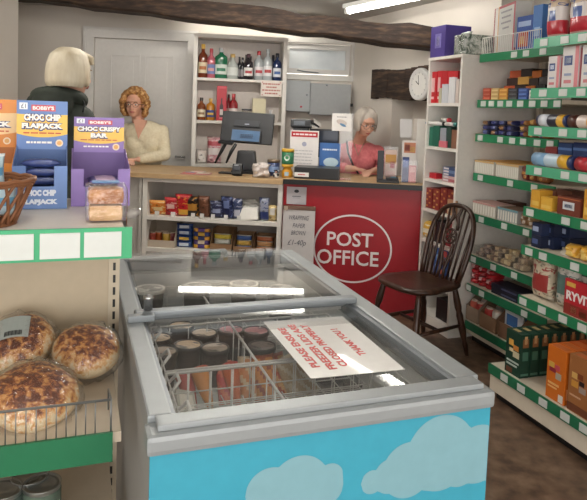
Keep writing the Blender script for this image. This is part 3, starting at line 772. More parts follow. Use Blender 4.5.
# wicker basket with cakes
WK = mat('7d4f30', .6); p = FR.px(-24, 170, Y=LY+.098)
wbk = thing('wicker_basket', 'brown open weave wicker basket at the left end of the upper shelf', 'basket', FR.w(p.x, p.y-.005, ZS), FR.t)
b = B(); RB = lambda z: .075+.037*z/.09
for k in range(22):
    for s_ in (-1, 1):
        a0 = 2*PI*k/22; b.tube([((RB(z))*math.cos(a0+s_*z*4.2), (RB(z))*math.sin(a0+s_*z*4.2)*.9, z) for z in (.002, .02, .04, .06, .08, .09)], .0036, WK, 5)
b.obj('weave', WK, wbk)
b = B()
for z, r in ((.003, .004), (.088, .0045), (.095, .005)):
    b.tube([(RB(z)*math.cos(t), .9*RB(z)*math.sin(t), z+.002*math.sin(t*14)) for t in [2*PI*k/40 for k in range(40)]], r, WK, 6, closed=True)
b.obj('rim', WK, wbk)
b = B(); b.slab([(.08*math.cos(2*PI*k/24), .072*math.sin(2*PI*k/24)) for k in range(24)], 0, .003); b.obj('base', WK, wbk)
for k, (ox, oy, oz, rr) in enumerate(((.03, .0, .015, .2), (-.035, .01, .015, -.3), (.01, .02, .075, .6))):
    b = B(); b.pouch(.10, .035, .07, mat('b9d3df', .25), crimp=mat('dfe9ee', .3))
    for f in b.bm.faces:
        if .3 < f.calc_center_median().z/.07 < .6: f.material_index = b.mi(mat('5f9dc4', .3))
    single(b, 'cake_packet', 'pale blue and white packet in the wicker basket, %s' % ('at its right side', 'at its left side', 'lying on top')[k], 'packet', FR.w(p.x+ox, p.y-.005+oy, ZS+oz), FR.t+rr)
# ------------------------------------------------------------------ bread
CRUST = ramp_mat('baked_crust', [(.35, 'd9ad6b'), (.55, 'c58a45'), (.75, 'e3c08a')], 9, .6, bump=.2)
def bread_mat(nm, thr=.5, top='5e2a12', mid='96562a'):
    m = bpy.data.materials.new(nm); m.use_nodes = True; nt = m.node_tree; b = nt.nodes['Principled BSDF']
    tc = nt.nodes.new('ShaderNodeTexCoord'); n = nt.nodes.new('ShaderNodeTexNoise'); n.inputs['Scale'].default_value = 72; n.inputs['Detail'].default_value = 8; n.inputs['Distortion'].default_value = .5
    nt.links.new(tc.outputs['Object'], n.inputs['Vector']); sx = nt.nodes.new('ShaderNodeSeparateXYZ'); nt.links.new(tc.outputs['Object'], sx.inputs[0])
    mr = nt.nodes.new('ShaderNodeMapRange'); mr.inputs['From Min'].default_value = .008; mr.inputs['From Max'].default_value = .04; mr.inputs['To Min'].default_value = -.22; mr.inputs['To Max'].default_value = .10
    nt.links.new(sx.outputs['Z'], mr.inputs['Value']); ad = nt.nodes.new('ShaderNodeMath'); ad.operation = 'ADD'
    nt.links.new(n.outputs['Fac'], ad.inputs[0]); nt.links.new(mr.outputs[0], ad.inputs[1])
    r = nt.nodes.new('ShaderNodeValToRGB'); e = r.color_ramp.elements
    cols = [(.30, 'd9c5a0'), (.42, 'd2a062'), (.50, 'c18443'), (.57, mid), (.66, top)]
    while len(e) < len(cols): e.new(.5)
    for i, (p_, h) in enumerate(cols): e[i].position = p_; e[i].color = lin(h)
    nt.links.new(ad.outputs[0], r.inputs[0]); nt.links.new(r.outputs[0], b.inputs['Base Color']); b.inputs['Roughness'].default_value = .55
    bp = nt.nodes.new('ShaderNodeBump'); bp.inputs['Strength'].default_value = .3; bp.inputs['Distance'].default_value = .004
    nt.links.new(n.outputs['Fac'], bp.inputs['Height']); nt.links.new(bp.outputs[0], b.inputs['Normal']); return m
BREAD = bread_mat('cheese_topped_crust')
def bread_pack(label, px_, py_, Y, r, hz, tilt, rz, lab=False):
    # centre from pixel at given depth
    c = W.px(px_, py_, Y=Y)
    t = thing('bread_roll_pack', label, 'bread', (c.x, c.y, c.z), rz); t.rotation_euler = Euler((tilt[0], tilt[1], rz))
    b = B(); n = 28
    prof = [(0, -hz*.48)] + [(r*(.72+.28*math.sin(a))*1.0 if a < PI/2 else r*math.cos((a-PI/2))**.55, -hz*.48+hz*.5*(a/(PI/2)) if a < PI/2 else hz*.02+hz*.5*math.sin(a-PI/2)) for a in [PI*k/14*.995 for k in range(0, 14)]] + [(0, hz*.52)]
    b.lathe(prof, BREAD, 32)
    for v in b.bm.verts: v.co += v.co*(.02*math.sin(v.co.x*60+px_)+.02*math.cos(v.co.y*55))
    b.obj('roll', BREAD, t)
    # film wrap, gathered at the corners
    b = B(); nn = 40; prof2 = [(0, -hz*.55), (r*.85, -hz*.55), (r*1.06, -hz*.2), (r*1.07, 0), (r*1.02, hz*.25), (r*.8, hz*.5), (r*.45, hz*.6), (0, hz*.62)]
    b.lathe(prof2, WRAP, nn)
    for v in b.bm.verts:
        a = math.atan2(v.co.y, v.co.x); rr = math.hypot(v.co.x, v.co.y)/r
        k = 1+rr*(.035*math.sin(a*9+px_)+.03*math.sin(a*17)+.05*max(0, math.cos(a*4)))
        v.co.x *= k; v.co.y *= k; v.co.z += hz*.05*rr*math.sin(a*13)
    b.obj('film_wrap', WRAP, t)
    if lab:
        b = B(); n = 6
        for i in range(n):
            x0_, x1_ = -.042+.078*i/n, -.042+.078*(i+1)/n; zf = lambda x: hz*.66-((x-.0)**2)*5.5
            vs = [b.bm.verts.new((x, y, zf(x)+y*-.0)) for x, y in ((x0_, -.035), (x1_, -.035), (x1_, .04), (x0_, .04))]; b.bm.faces.new(vs)
        lb_ = b.obj('label', mat('a9b3b0', .4), t)
        bc_ = B()
        for i in range(15):
            x = -.02+.0028*i; bc_.b2(x, x+(.0014 if i % 3 else .002), -.028, -.012, hz*.66-(x*x)*5.5+.0002, hz*.66-(x*x)*5.5+.0008)
        bc_.obj('barcode', mat('2a2c2c', .5), lb_)
    return t
bread_pack('brown topped bread roll in clear film with a grey barcode label', 18, 344, 1.56, .090, .088, (.42, -.12), .25, True)
bread_pack('brown topped bread roll in clear film, the right one by the freezer', 87, 351, 1.56, .083, .078, (.35, .22), -.1)
bread_pack('large pale sided bread roll in clear film at the front behind the wire guard', 33, 397, 1.36, .096, .088, (.32, .1), .3)
# loaf pack on the top shelf
a = FR.px(106, 223, Z=ZS)
lp = thing('sandwich_loaf_pack', 'small golden loaf in clear plastic with a blue label, in front of the purple box', 'bread', FR.w(a.x, a.y+.035, ZS), FR.t)
b = B(); b.box((0, 0, .02), (.072, .06, .036), ramp_mat('pale_crumb', [(.35, 'b98a58'), (.6, 'cfa878')], 40, .8), .012); b.box((0, 0, .057), (.078, .062, .036), ramp_mat('golden_crust', [(.35, '8a4e1f'), (.55, 'ad6d30'), (.75, 'c68d4c')], 30, .6), .015); b.obj('loaf', mat('c98b48', .7), lp)
b = B(); b.box((0, 0, .042), (.09, .074, .083), WRAP, .015)
for v in b.bm.verts: v.co += Vector((.002*math.sin(v.co.z*120), .002*math.sin(v.co.x*150), 0))
b.tube([(.045, 0, .01), (.06, -.005, .015), (.078, -.01, .022)], [.006, .012, .004], WRAP, 8); b.obj('plastic_bag', WRAP, lp)
B().box((0, .012, .086), (.058, .03, .002), mat('5c8fc0', .4)).obj('label', None, lp)
# tins below
for k, (x, y, lab) in enumerate(((42, 482, 'right tin with a silver lid on the lowest left shelf, front row'), (3, 488, 'left tin with a silver lid on the lowest left shelf, front row'), (30, 474, 'tin with a silver lid just behind the front tins on the lowest left shelf'))):
    p = W.px(x, y, Z=.55)
    t = thing('food_tin', lab, 'tin', (p.x, p.y, .4405)); b = B()
    b.lathe([(0, 0), (.043, 0), (.044, .003), (.043, .006), (.043, .104), (.044, .107), (.044, .1085), (.0415, .1085), (.0405, .104), (.037, .1035), (.036, .105), (.03, .105), (.029, .1035), (0, .1035)], mat('9fa29f', .3, .8), 28); b.obj('can', None, t)
    b = B(); b.lathe([(.0434, .012), (.0434, .098)], mat(('5a6b5e', '4f5c56', '66685a')[k], .5), 28); b.obj('paper_label', None, t)

# ------------------------------------------------------------------ freezer contents
TZ = ZT-.085
def tub(x, y, rimc, lidc, bodyc, label, r=.0385, h=.103, z=None, grp=None):
    z = TZ if z is None else z
    p = FR.px(x, y, Z=z)
    t = thing('ice_cream_tub', label, 'ice cream tub', FR.w(p.x, p.y, z-h), FR.t+random.random(), grp)
    B().lathe([(0, 0), (r*.82, 0), (r*.84, .003), (r*.97, h-.012)], mat(bodyc, .4), 24).obj('tub', None, t)
    b = B(); b.lathe([(r*.97, h-.0125), (r*1.05, h-.012), (r*1.05, h), (r*.98, h+.001), (r*.9, h-.002)], mat(rimc, .4), 24)
    b.lathe([(r*.9, h-.002), (0, h-.002)], ramp_mat('lid_'+lidc, [(.4, lidc), (.52, lidc), (.56, rimc), (.7, lidc)], 18, .4, dist=.4) if lidc != rimc else mat(lidc, .4), 24)
    b.obj('lid', None, t)
cr = 'e3c9a8'
for x, y, lc, lab in ((158, 337, cr, 'leftmost dark ice cream tub in the middle of the freezer, cream swirl lid'), (163, 350.5, 'b9a48e', 'dark ice cream tub nearest the basket\'s left corner, pale lid'),
    (181, 325, cr, 'dark ice cream tub under the sliding rail near the lock, cream lid'), (188, 344, 'cfae84', 'dark ice cream tub with tan lid, second in the front row'),
    (204, 332, 'd8bfa0', 'dark ice cream tub with large cream lid, behind the front row'), (215, 347, 'cbb9a4', 'dark ice cream tub with cream lid, third in the front row'),
    (231, 329, 'c0606a', 'dark ice cream tub with a pink lid just right of the divider'), (256, 330, 'c4646c', 'dark ice cream tub with a pink lid, half under the notice'),
    (262, 345, '8c8078', 'dark ice cream tub with a grey lid in front of the pink lidded tubs')):
    tub(x, y, '26221f', lc, '2d2522', lab, z=TZ-.0)
for x, y, lab in ((150, 288, 'leftmost white rimmed tub under the rear lid'), (197, 286, 'second white rimmed tub from the left under the rear lid'), (244, 283, 'third white rimmed tub from the left under the rear lid'), (281, 288, 'rightmost white rimmed tub under the rear lid')):
    tub(x, y, 'e6e3da', '7d7b76', '4a4846', lab, r=.051, h=.11, z=ZT-.072)
def cone(x, y, z, rot, base, tip, label):
    p = FR.px(x, y, Z=z); t = thing('wrapped_ice_cream_cone', label, 'ice cream', FR.w(p.x, p.y, z), FR.t)
    M_ = Euler(rot).to_matrix()
    b = B(); b.lathe([(0, 0), (.006, .002), (.02, .07), (.024, .11)], mat(base, .35), 16, M=M_); b.lathe([(.024, .11), (.0255, .112), (.0255, .118), (.02, .121), (0, .121)], mat(tip, .35), 16, M=M_); b.obj('wrapper', None, t)
cone(212, 412, .66, (-.75, -.25, 0), 'd98a2b', 'c9502a', 'yellow wrapped ice cream cone pointing to the back of the freezer basket')
cone(196, 416, .64, (-.8, -.25, 0), 'b5392f', 'dd6b3a', 'red wrapped ice cream cone at the left of the yellow one')
cone(239, 408, .66, (-.75, -.12, 0), 'd3642c', 'c03a2c', 'orange wrapped ice cream cone beside the red packet')
def fpouch(x, y, z, w, d, h, rot, base, patch, label, bands=()):
    p = FR.px(x, y, Z=z); b = B(); b.pouch(w, d, h, mat(base, .35), crimp=mat(patch, .35))
    for f in b.bm.faces:
        m_ = f.calc_center_median()
        if math.sin(m_.x*190+m_.z*120) > .35: f.material_index = b.mi(mat(patch, .35))
    R_ = Euler(rot).to_matrix()
    for v in b.bm.verts: v.co = R_ @ v.co
    single(b, 'wrapped_ice_lolly', label, 'ice lolly', FR.w(p.x, p.y, z), FR.t)
fpouch(228, 405, .655, .05, .03, .12, (-.7, 0, .0), 'c4322f', 'd86a48', 'red wrapped ice lolly in the middle of the front basket')
fpouch(252, 402, .66, .07, .035, .12, (-.5, .1, .1), 'd88b4e', 'e0c9a4', 'orange and cream lolly packet right of the basket divider')
fpouch(268, 404, .655, .07, .035, .13, (-.45, -.1, -.1), 'dd8f3c', 'a84f2c', 'orange lolly packet with red marks in the front basket')
fpouch(283, 398, .66, .07, .03, .12, (-.5, -.2, 0), 'e0a765', 'c0552f', 'light orange lolly packet leaning beside the cream ones')
fpouch(300, 398, .66, .06, .03, .12, (-.4, -.3, .2), 'c9b08a', 'ddd0b4', 'cream wrapped lolly partly under the notice')
fpouch(312, 396, .65, .06, .03, .12, (-.4, -.35, .3), 'bfa57f', 'e2dcca', 'pale cream wrapped lolly nearest the notice')
fpouch(262, 392, .60, .06, .03, .12, (-.3, .2, .3), 'cc5a32', 'e3b06c', 'red orange packet low behind the orange lollies')
p = FR.px(181, 408, Z=.70)
b = B(); b.box((0, 0, 0), (.05, .11, .02), mat('b4b1a4', .5), .004); b.box((0, .01, .0105), (.035, .05, .001), mat('d8d4c8', .5))
o = single(b, 'ice_cream_box', 'pale grey flat carton at the left side of the front basket', 'box', FR.w(p.x+.012, p.y+.0, .70), FR.t); o.rotation_euler = Euler((.25, .25, FR.t))
for k, (x, lab) in enumerate(((330, 'left of the two'), (352, 'right of the two'))):
    p = FR.px(x, 388, Z=.62); tt = B(); tt.lathe([(0, 0), (.04, 0), (.046, .07), (.047, .08), (0, .08)], mat('34363a', .4), 20); single(tt, 'ice_cream_tub', 'dark tub low in the right of the front basket, '+lab, 'ice cream tub', FR.w(p.x, p.y, .575), FR.t)

# ------------------------------------------------------------------ snacks under the counter
def sn(x0, x1, yt, base, label, sh=SH1, d=.05, Y=CYF+.05, bands=(), crimp=None, lean=.18, patch=None, grp=None, yaw=0):
    return pouch_at(CT, x0, x1, yt, Y, sh, d, base, 'snack_bag', label, 'snack bag', bands, crimp, grp, yaw, lean, patch)
sn(148, 167, 200, 'c9772c', 'orange crisp bag at the left end of the upper snack shelf', crimp='dfa15a', patch=(.3, .8, .3, .6, 'd9c08c'))
sn(164, 180, 197, 'b3202a', 'red snack bag next to the orange one', crimp='cf4a4c', patch=(.2, .7, .4, .7, 'e0b8b0'))
sn(175, 192, 193.5, 'b81f28', 'taller red crisp bag on the upper snack shelf', crimp='d9484a', patch=(.2, .8, .1, .35, 'd9a53a'), yaw=.1)
sn(186, 199, 196, '241c1a', 'black and gold snack bag right of the tall red one', patch=(.1, .9, .35, .7, 'b98238'))
sn(198, 210, 195.5, '6b4431', 'brown snack bag between the black and the navy bags', crimp='8e6350')
sn(209, 223, 200.5, '25294a', 'first navy snack bag after the brown one', patch=(.2, .8, .3, .55, '8f98b5'), yaw=.2)
sn(221, 234, 196, '232a52', 'tall navy snack bag in the middle of the upper shelf', patch=(.3, .8, .5, .8, '6c7ba8'), yaw=-.2)
sn(232, 243, 198, '3e4a70', 'grey blue snack bag beside the white papers', patch=(.2, .8, .2, .5, 'b9bccb'))
b = B()
for k in range(5):
    R_ = Euler((.1, .06*(k-2), .2*(k-2)))
    b.box((.004*(k-2), -.01*k, .02+.022*k), (.125-.01*(k % 2), .09, .004), mat(('e6e2dc', 'cfcac4')[k % 2], .7), rot=R_)
b.box((0, -.045, .06), (.12, .003, .10), mat('ddd9d3', .7), rot=Euler((-.3, .05, 0)))
xc, w, h = slot(CT, 239, 260, 196, CYF+.06, SH1)
t = thing('paper_stack', 'crumpled white paper bags on the upper snack shelf', 'paper bags', CT.w(xc, CYF+.10, SH1+.001), CT.t)
b.bm.free()
for k in range(6):
    b = B(); b.pouch(.13+.01*(k % 3), .012, .14-.008*k, PAPER, rot=Euler((-.15-.1*k*.3, .05*((k*7) % 5-2), 0))); b.obj('paper_bag', PAPER, t, (0.003*(k-3), .04-.022*k, .002))
sn(259, 270, 197, '9aa0b4', 'silver and blue snack bag near the right end of the upper shelf', patch=(.1, .9, .1, .4, '2d3c74'))
sn(268, 277, 205, 'c9b07a', 'yellow and white packet in the right corner of the upper shelf', patch=(.2, .8, .4, .8, 'e0dcd4'), d=.04)
for k, x in enumerate((157, 173, 193, 202, 213, 226, 239)):
    p = CT.px(x, 213, Y=CYF+.012); b = B(); b.box((0, 0, .018), (.036 if k < 2 else .03, .001, .034), mat('cfcdca', .6), rot=Euler((-.15, 0, 0)))
    single(b, 'price_card', 'small white price card on the upper snack shelf, %s from the left' % ('first', 'second', 'third', 'fourth', 'fifth', 'sixth', 'seventh')[k], 'price card', CT.w(p.x, CYF+.012, SH1+.001), CT.t)
# lower snack shelf: shallow cardboard boxes with their contents
def cbox(F, x0, x1, yt, Y, Z, d, label, col='a98560', lip=.45, name='cardboard_tray', group=None):
    xc, w, h = slot(F, x0, x1, yt, Y, Z); b = B(); m_ = mat(col, .8); tk_ = .003
    b.b2(-w/2, w/2, 0, d, 0, tk_, m_); b.b2(-w/2, w/2, d-tk_, d, tk_, h, m_); b.b2(-w/2, w/2, 0, tk_, tk_, h*lip, m_)
    for s_ in (-1, 1):
        xs = (s_*w/2, s_*(w/2-tk_)); pts = [(tk_, tk_), (d-tk_, tk_), (d-tk_, h), (d*.35, h), (tk_, h*lip)]
        vs = [[b.bm.verts.new((x, y, z)) for y, z in pts] for x in xs]
        fs = [b.bm.faces.new(vs[0]), b.bm.faces.new(vs[1][::-1])]+[b.bm.faces.new((vs[0][i], vs[1][i], vs[1][(i+1) % 5], vs[0][(i+1) % 5])) for i in range(5)]
        for f in fs: f.material_index = b.mi(m_)
    o = single(b, name, label, 'tray', F.w(xc, Y, Z+.001), F.t, group); return xc, w, h
YL = CYF+.03
cbox(CT, 147, 175, 224, YL, SH2, .2, 'open pale carton at the left end of the lower snack shelf', 'b9ab9a', .3)
pal = ['8c3a2c', 'b85a2a', '6b4a3a', 'a8862e', '7a2c2c']
for k in range(5):
    b = B(); b.pouch(.06, .04, .105, mat(pal[k], .35), crimp=mat('c8b8a8', .4)); xc, w, h = slot(CT, 150+4.6*k, 155+4.6*k, 235, YL+.04, SH2)
    single(b, 'snack_packet', 'small reddish packet in the pale carton, %s from the left' % ('first', 'second', 'third', 'fourth', 'fifth')[k], 'packet', CT.w(xc, YL+.04+.03*(k % 3), SH2+.006), CT.t+.3*(k-2))
for k in range(4):
    b = B(); b.pouch(.13, .05, .045, mat('26447e', .3), crimp=mat('2b4f92', .3))
    for f in b.bm.faces:
        m_ = f.calc_center_median()
        if m_.y < 0 and abs(m_.x) < .035 and .01 < m_.z < .034: f.material_index = b.mi(mat(('c8d0dc', 'd6b24a', 'b9c4d8', 'c8d0dc')[k], .3))
    xc, w, h = slot(CT, 174, 191.5, 235, YL+.02, SH2)
    single(b, 'biscuit_pack', 'blue biscuit pack lying in the pile on the lower snack shelf, %s' % ('bottom one', 'second from the bottom', 'third from the bottom', 'top one')[k], 'packet', CT.w(xc, YL+.07, SH2+.001+.045*k), CT.t+.05*(k % 2))
for k in range(5):
    b = B(); b.pouch(.135, .04, .031, mat(('d9a432', '4b3576', 'd9a432', '2f3f82', 'd29a3a')[k], .3), crimp=mat('5a4a8a', .3))
    for f in b.bm.faces:
        m_ = f.calc_center_median()
        if m_.y < 0 and abs(m_.x) < .03: f.material_index = b.mi(mat(('4b3576', 'd9c8b0', '37407c', 'd9b04a', '5a4080')[k], .3))
    xc, w, h = slot(CT, 191, 210, 235, YL+.02, SH2)
    single(b, 'chocolate_bar', 'yellow and purple chocolate bar in the stack beside the blue packs, %s' % ('bottom one', 'second from the bottom', 'middle one', 'second from the top', 'top one')[k], 'chocolate bar', CT.w(xc, YL+.06, SH2+.001+.031*k), CT.t)
for (x0, x1, yt, lab, cols, nm) in ((210, 232, 231, 'brown cardboard tray with green corners on the lower snack shelf', ('4d8a55', 'cfcfc6', 'd8c24a'), 'green and white'), (233, 252, 236, 'brown cardboard tray of blue and yellow bars on the lower snack shelf', ('3a5c9c', 'c9a24a', '3a5c9c'), 'blue and yellow'), (253, 274, 238, 'low brown cardboard tray at the right end of the lower snack shelf', ('b5713f', 'b98a5c', 'a8603a'), 'orange brown')):
    xc, w, h = cbox(CT, x0, x1, yt, YL, SH2, .2, lab, '8b6a4b', .35)
    for k in range(3):
        b = B(); b.pouch(w*.85, .05, .038, mat(cols[k], .35), crimp=mat('d8d4c8', .4))
        single(b, 'chocolate_bar', '%s bar in a brown tray on the lower snack shelf, %s' % (nm, ('lowest', 'middle', 'topmost')[k]), 'chocolate bar', CT.w(xc, YL+.06, SH2+.006+.0385*k), CT.t)

# ------------------------------------------------------------------ drinks
def bottle(x, kind, glass, cap, labc, label, hh, r, shelf=CS1, Y=cby+.10, group=None, lab2=None, prof=0, sq=1.0, hc=True):
    p = CB.px(x, 70 if shelf == CS1 else 105, Y=Y)
    t = thing('spirit_bottle', label, 'bottle', CB.w(p.x, Y, shelf+.001), CB.t, group)
    gm = mat(glass, .12, coat=.4); r *= 1.08
    if prof == 0: pr = [(0, 0), (r*.95, 0), (r, .004), (r, hh*.60), (r*.9, hh*.68), (r*.42, hh*.77), (r*.36, hh*.80), (r*.36, hh*.90)]
    elif prof == 1: pr = [(0, 0), (r*.95, 0), (r, .004), (r, hh*.66), (r*.95, hh*.72), (r*.45, hh*.79), (r*.32, hh*.82), (r*.32, hh*.9)]
    else: pr = [(0, 0), (r*.9, 0), (r*.96, .004), (r, hh*.5), (r*.8, hh*.62), (r*.4, hh*.74), (r*.3, hh*.8), (r*.3, hh*.9)]
    B().lathe(pr, gm, 18, sq=sq).obj('glass_body', None, t)
    B().lathe([(r*.40, hh*.86), (r*.41, hh*.87), (r*.41, hh*.995), (r*.38, hh), (0, hh)], mat(cap, .35), 14, sq=sq).obj('cap', None, t)
    b = B(); zz = (hh*.14, hh*.46)
    for a0, a1, z0, z1, c, rr in ((-2.7, -.44, zz[0], zz[1], labc, 1.02),) + (((-2.3, -.84, zz[0]+hh*.1, zz[0]+hh*.2, lab2, 1.035),) if lab2 else ()):
        i = b.mi(mat(c, .5)); n = 8
        for k in range(n):
            q = []
            for a_, z_ in ((a0+(a1-a0)*k/n, z0), (a0+(a1-a0)*(k+1)/n, z0), (a0+(a1-a0)*(k+1)/n, z1), (a0+(a1-a0)*k/n, z1)):
                q.append(b.bm.verts.new((r*rr*math.cos(a_), sq*r*rr*math.sin(a_), z_)))
            b.bm.faces.new(q).material_index = i
    b.obj('label', None, t, norm=False); return t
bottle(202.8, 0, '6b2f16', 'c9a24a', 'dccfb0', 'whisky bottle with a gold cap, leftmost on the top shelf', .30, .040, lab2='b06a3a')
bottle(211, 0, 'b5606c', 'a03038', '6f7fb0', 'pink gin bottle with a blue label, second on the top shelf', .265, .036, lab2='d8a0a0')
bottle(221, 0, '1f6a4a', 'a9aeb0', 'cfd8d0', 'wide green gin bottle on the top shelf', .275, .052, prof=1, lab2='2f7a5a', sq=.6)
bottle(232.5, 0, 'b3b9b5', 'c9a868', 'd5dad5', 'squat clear bottle with a pale gold stopper on the top shelf', .225, .050, prof=2)
for k, (x, y_, h_) in enumerate(((239.3, .17, .21), (242.5, .13, .20), (245.8, .17, .23), (250.5, .18, .22))):
    bottle(x, 0, '1c1a20', '2a2228', 'a9a2a4', 'small dark bottle, %s in the cluster behind the white labelled one' % ('leftmost', 'second from the left', 'third from the left', 'rightmost')[k], h_, .019, Y=cby+y_)
bottle(248.3, 0, '231c22', '4a2a34', 'e3dfdc', 'dark bottle with a white label marked in red, centre of the top shelf', .23, .040, Y=cby+.07, lab2='b0444a')
bottle(258.6, 0, 'a8aeb0', 'b02c34', 'd8d4d4', 'clear spirit bottle with a red cap on the top shelf', .262, .040, lab2='b8424a')
bottle(267.6, 0, 'b5bbbd', 'c3c8ca', 'e0e0e0', 'clear spirit bottle with a silver cap, right of the red capped one', .285, .040, lab2='a83a3a')
bottle(277, 0, '1c2e58', '2a2a34', 'dcdfe4', 'dark blue bottle with a white label at the right end of the top shelf', .25, .037, lab2='4c6ca8')
bottle(272.8, 0, '1f2a48', '1c1c26', '9aa2b8', 'dark blue bottle partly behind its neighbour at the right end', .24, .026, Y=cby+.18)
S2 = CS2
bottle(201.5, 0, '7a3d18', '2a1c14', 'e0d6bc', 'short whisky bottle, leftmost on the second shelf', .20, .036, S2, lab2='8c6a4a')
bottle(210.6, 0, 'b87a20', 'c9a24a', '2a3c7a', 'golden whisky bottle with a dark and yellow label on the second shelf', .195, .036, S2, lab2='d9b040', prof=1, sq=.7)
bottle(228.5, 0, '7c1c22', '3a1216', 'c89a90', 'dark red bottle beside the red gift box on the second shelf', .24, .026, S2, Y=cby+.16)
bottle(233.5, 0, '8c2228', 'a82a30', 'dcd0cc', 'red liqueur bottle with a pale label on the second shelf', .245, .038, S2, lab2='a04448')
xc, w, h = slot(CB, 216.8, 227, 86, cby+.06, S2)
gb = single(carton(w, .08, h, 'b32030', ((.06, .94, .92, .99, 'c94450'), (.3, .7, .05, .12, 'd07078'))), 'gift_box', 'tall red gift box with a bottle picture on the second drinks shelf', 'box', CB.w(xc, cby+.10, S2+.001), CB.t)
b = B()
b.prism([(-.016, .03), (.016, .03), (.016, .13), (.006, .155), (.006, .2), (-.006, .2), (-.006, .155), (-.016, .13)], -.0425, -.0412); b.obj('bottle_picture', mat('2a1a20', .4), gb)
B().b2(-.014, .014, -.0432, -.0427, .05, .10).obj('picture_label', mat('c9c4c0', .5), gb)
# jars, cream box, pen pot above the monitor
p = CB.px(247, 107, Y=cby+.1)
t = thing('glass_jar', 'clear lidded jar right of the red bottle on the second drinks shelf', 'jar', CB.w(p.x, cby+.1, S2+.001), CB.t)
B().lathe([(0, 0), (.045, 0), (.048, .004), (.048, .085), (.042, .095), (.039, .095), (.044, .083), (.044, .006), (0, .006)], CLEAR, 20).obj('jar_glass', CLEAR, t)
B().lathe([(.0, .096), (.047, .096), (.047, .112), (0, .114)], mat('4a4a50', .4), 20).obj('lid', None, t)
B().lathe([(0, .007), (.042, .007), (.042, .05), (0, .055)], mat('8a7f7a', .7), 16).obj('contents', None, t)
box_at(CB, 252.5, 266, 98.5, cby+.06, S2, .08, 'd8cfae', 'card_box', 'cream card box above the right side of the monitor', 'box', art=((.1, .9, .1, .25, 'b8b090'),))
p = CB.px(270.5, 107, Y=cby+.09); t = thing('pen_holder', 'small white pen holder at the right end of the second drinks shelf', 'pen holder', CB.w(p.x, cby+.09, S2+.001), CB.t)
B().lathe([(0, 0), (.022, 0), (.024, .06), (.022, .06), (.02, .004), (0, .004)], mat('cfcac8', .4), 16).obj('cup', None, t)
for k in range(3): B().tube([(.004*(k-1), 0, .006), (.012*(k-.6), .004, .11)], .0035, mat(('dadada', 'c6cad2', 'e8e8e8')[k], .4), 8).obj('pen', None, t)
a = CB.px(261, 80.5, Y=cby-.006); c = CB.px(281.5, 97, Y=cby-.006)
nt_ = single(B().b2(-(c.x-a.x)/2, (c.x-a.x)/2, -.001, .0, -(a.z-c.z), 0, mat('e3d9d0', .6)), 'paper_notice', 'small white notice with red print hanging from the top drinks shelf', 'notice', CB.w((a.x+c.x)/2, cby-.0045, a.z), CB.t)
hh_ = a.z-c.z; ww_ = c.x-a.x
for k in range(4): scribble(ww_*(.8, .5, .86, .6)[k], hh_*.09, mat('b8706a', .6), nt_, (0, -.0012, -hh_*(.2+.2*k)))
b = B()
for x_, z_ in ((-.42, -.1), (.42, -.1), (-.42, -.9), (.42, -.9)): b.b2(ww_*x_-.004, ww_*x_+.004, -.0016, -.0011, hh_*z_-.004, hh_*z_+.004)
b.obj('red_corner', mat('b8504c', .6), nt_)
# pink and white packets behind the till (on the lower cabinet shelf top)
pouch_at(CB, 207, 222, 137, cby+.05, CS3, .1, 'cf9aa0', 'gift_packet', 'pink and white packets low behind the till stand', 'packet', bands=((.3, .55, 'dcd2d0'), (.7, .85, 'b8525c')))
pouch_at(CB, 196, 207, 150, cby+.05, CS3, .08, 'd8d2cc', 'paper_packet', 'white packet low on the left of the drinks cabinet', 'packet')
# ------------------------------------------------------------------ bookcase contents
BZ = lambda i: BS[i]+.001
yb0 = BY+.02
for k, (x0, x1, yt) in enumerate(((430, 437, 72), (437, 442, 71), (442, 447.5, 71), (447.5, 453, 71), (453, 458, 71))):
    o, w, h = box_at(GO, x0, x1, yt, yb0+.0+.004*(k % 2), BZ(0), .24, ('b3121f', 'bb1a26')[k % 2], 'box_file', 'bright red box file on the top shelf of the bookcase, %s from the left' % ('first', 'second', 'third', 'fourth', 'fifth')[k], 'file', art=((.25, .75, .35, .8, 'd8b0b0'), (.3, .7, .12, .2, 'e0c0c0')) if k < 2 else ()); clean(o)
for k, (x0, x1, yt, c) in enumerate(((438.5, 441, 88, 'b9b49a'), (441.5, 448, 84, 'c3c6cc'), (448.5, 455, 77, 'd8d8da'), (455.5, 458.5, 79, 'cdbfb8'))):
    xc, w, h = slot(GO, x0, x1, yt, BY-.0, BZ(0)); b = B()
    for j in range(4): b.box((-w/2+w*(j+.5)/4, 0, h*(.5-.01*(j % 2))), (w/4.4, .015, h*(1-.02*(j % 2))), mat(c, .7))
    single(b, 'paper_pad', 'pad of white paper standing before the red files, %s from the left' % ('first and smallest', 'second', 'third and tallest', 'last')[k], 'paper', GO.w(xc, BY+.01, BZ(0)), GO.t)
# green folders
for k, (x0, x1, yt, c, lab) in enumerate(((427, 433, 127, '1f6b55', 'leftmost green folder on the second shelf of the bookcase'), (433, 439.5, 126, '1c5f4c', 'second green folder on the second shelf of the bookcase'), (440, 446, 128, '8f959e', 'grey folder between green folders on the bookcase'), (446.5, 451, 127, '25443c', 'dark green folder right of the grey folder'), (451.5, 457, 130, '7a5440', 'brown card folder at the right of the second bookcase shelf'))):
    o, w, h = box_at(GO, x0, x1, yt, yb0, BZ(1), .24, c, 'folder', lab, 'folder'); clean(o)
o, w, h = box_at(GO, 438.5, 446, 141, BY+.002, BZ(1), .012, 'd5707c', 'greeting_card', 'small pink card leaning in front of the grey folder', 'card'); clean(o)
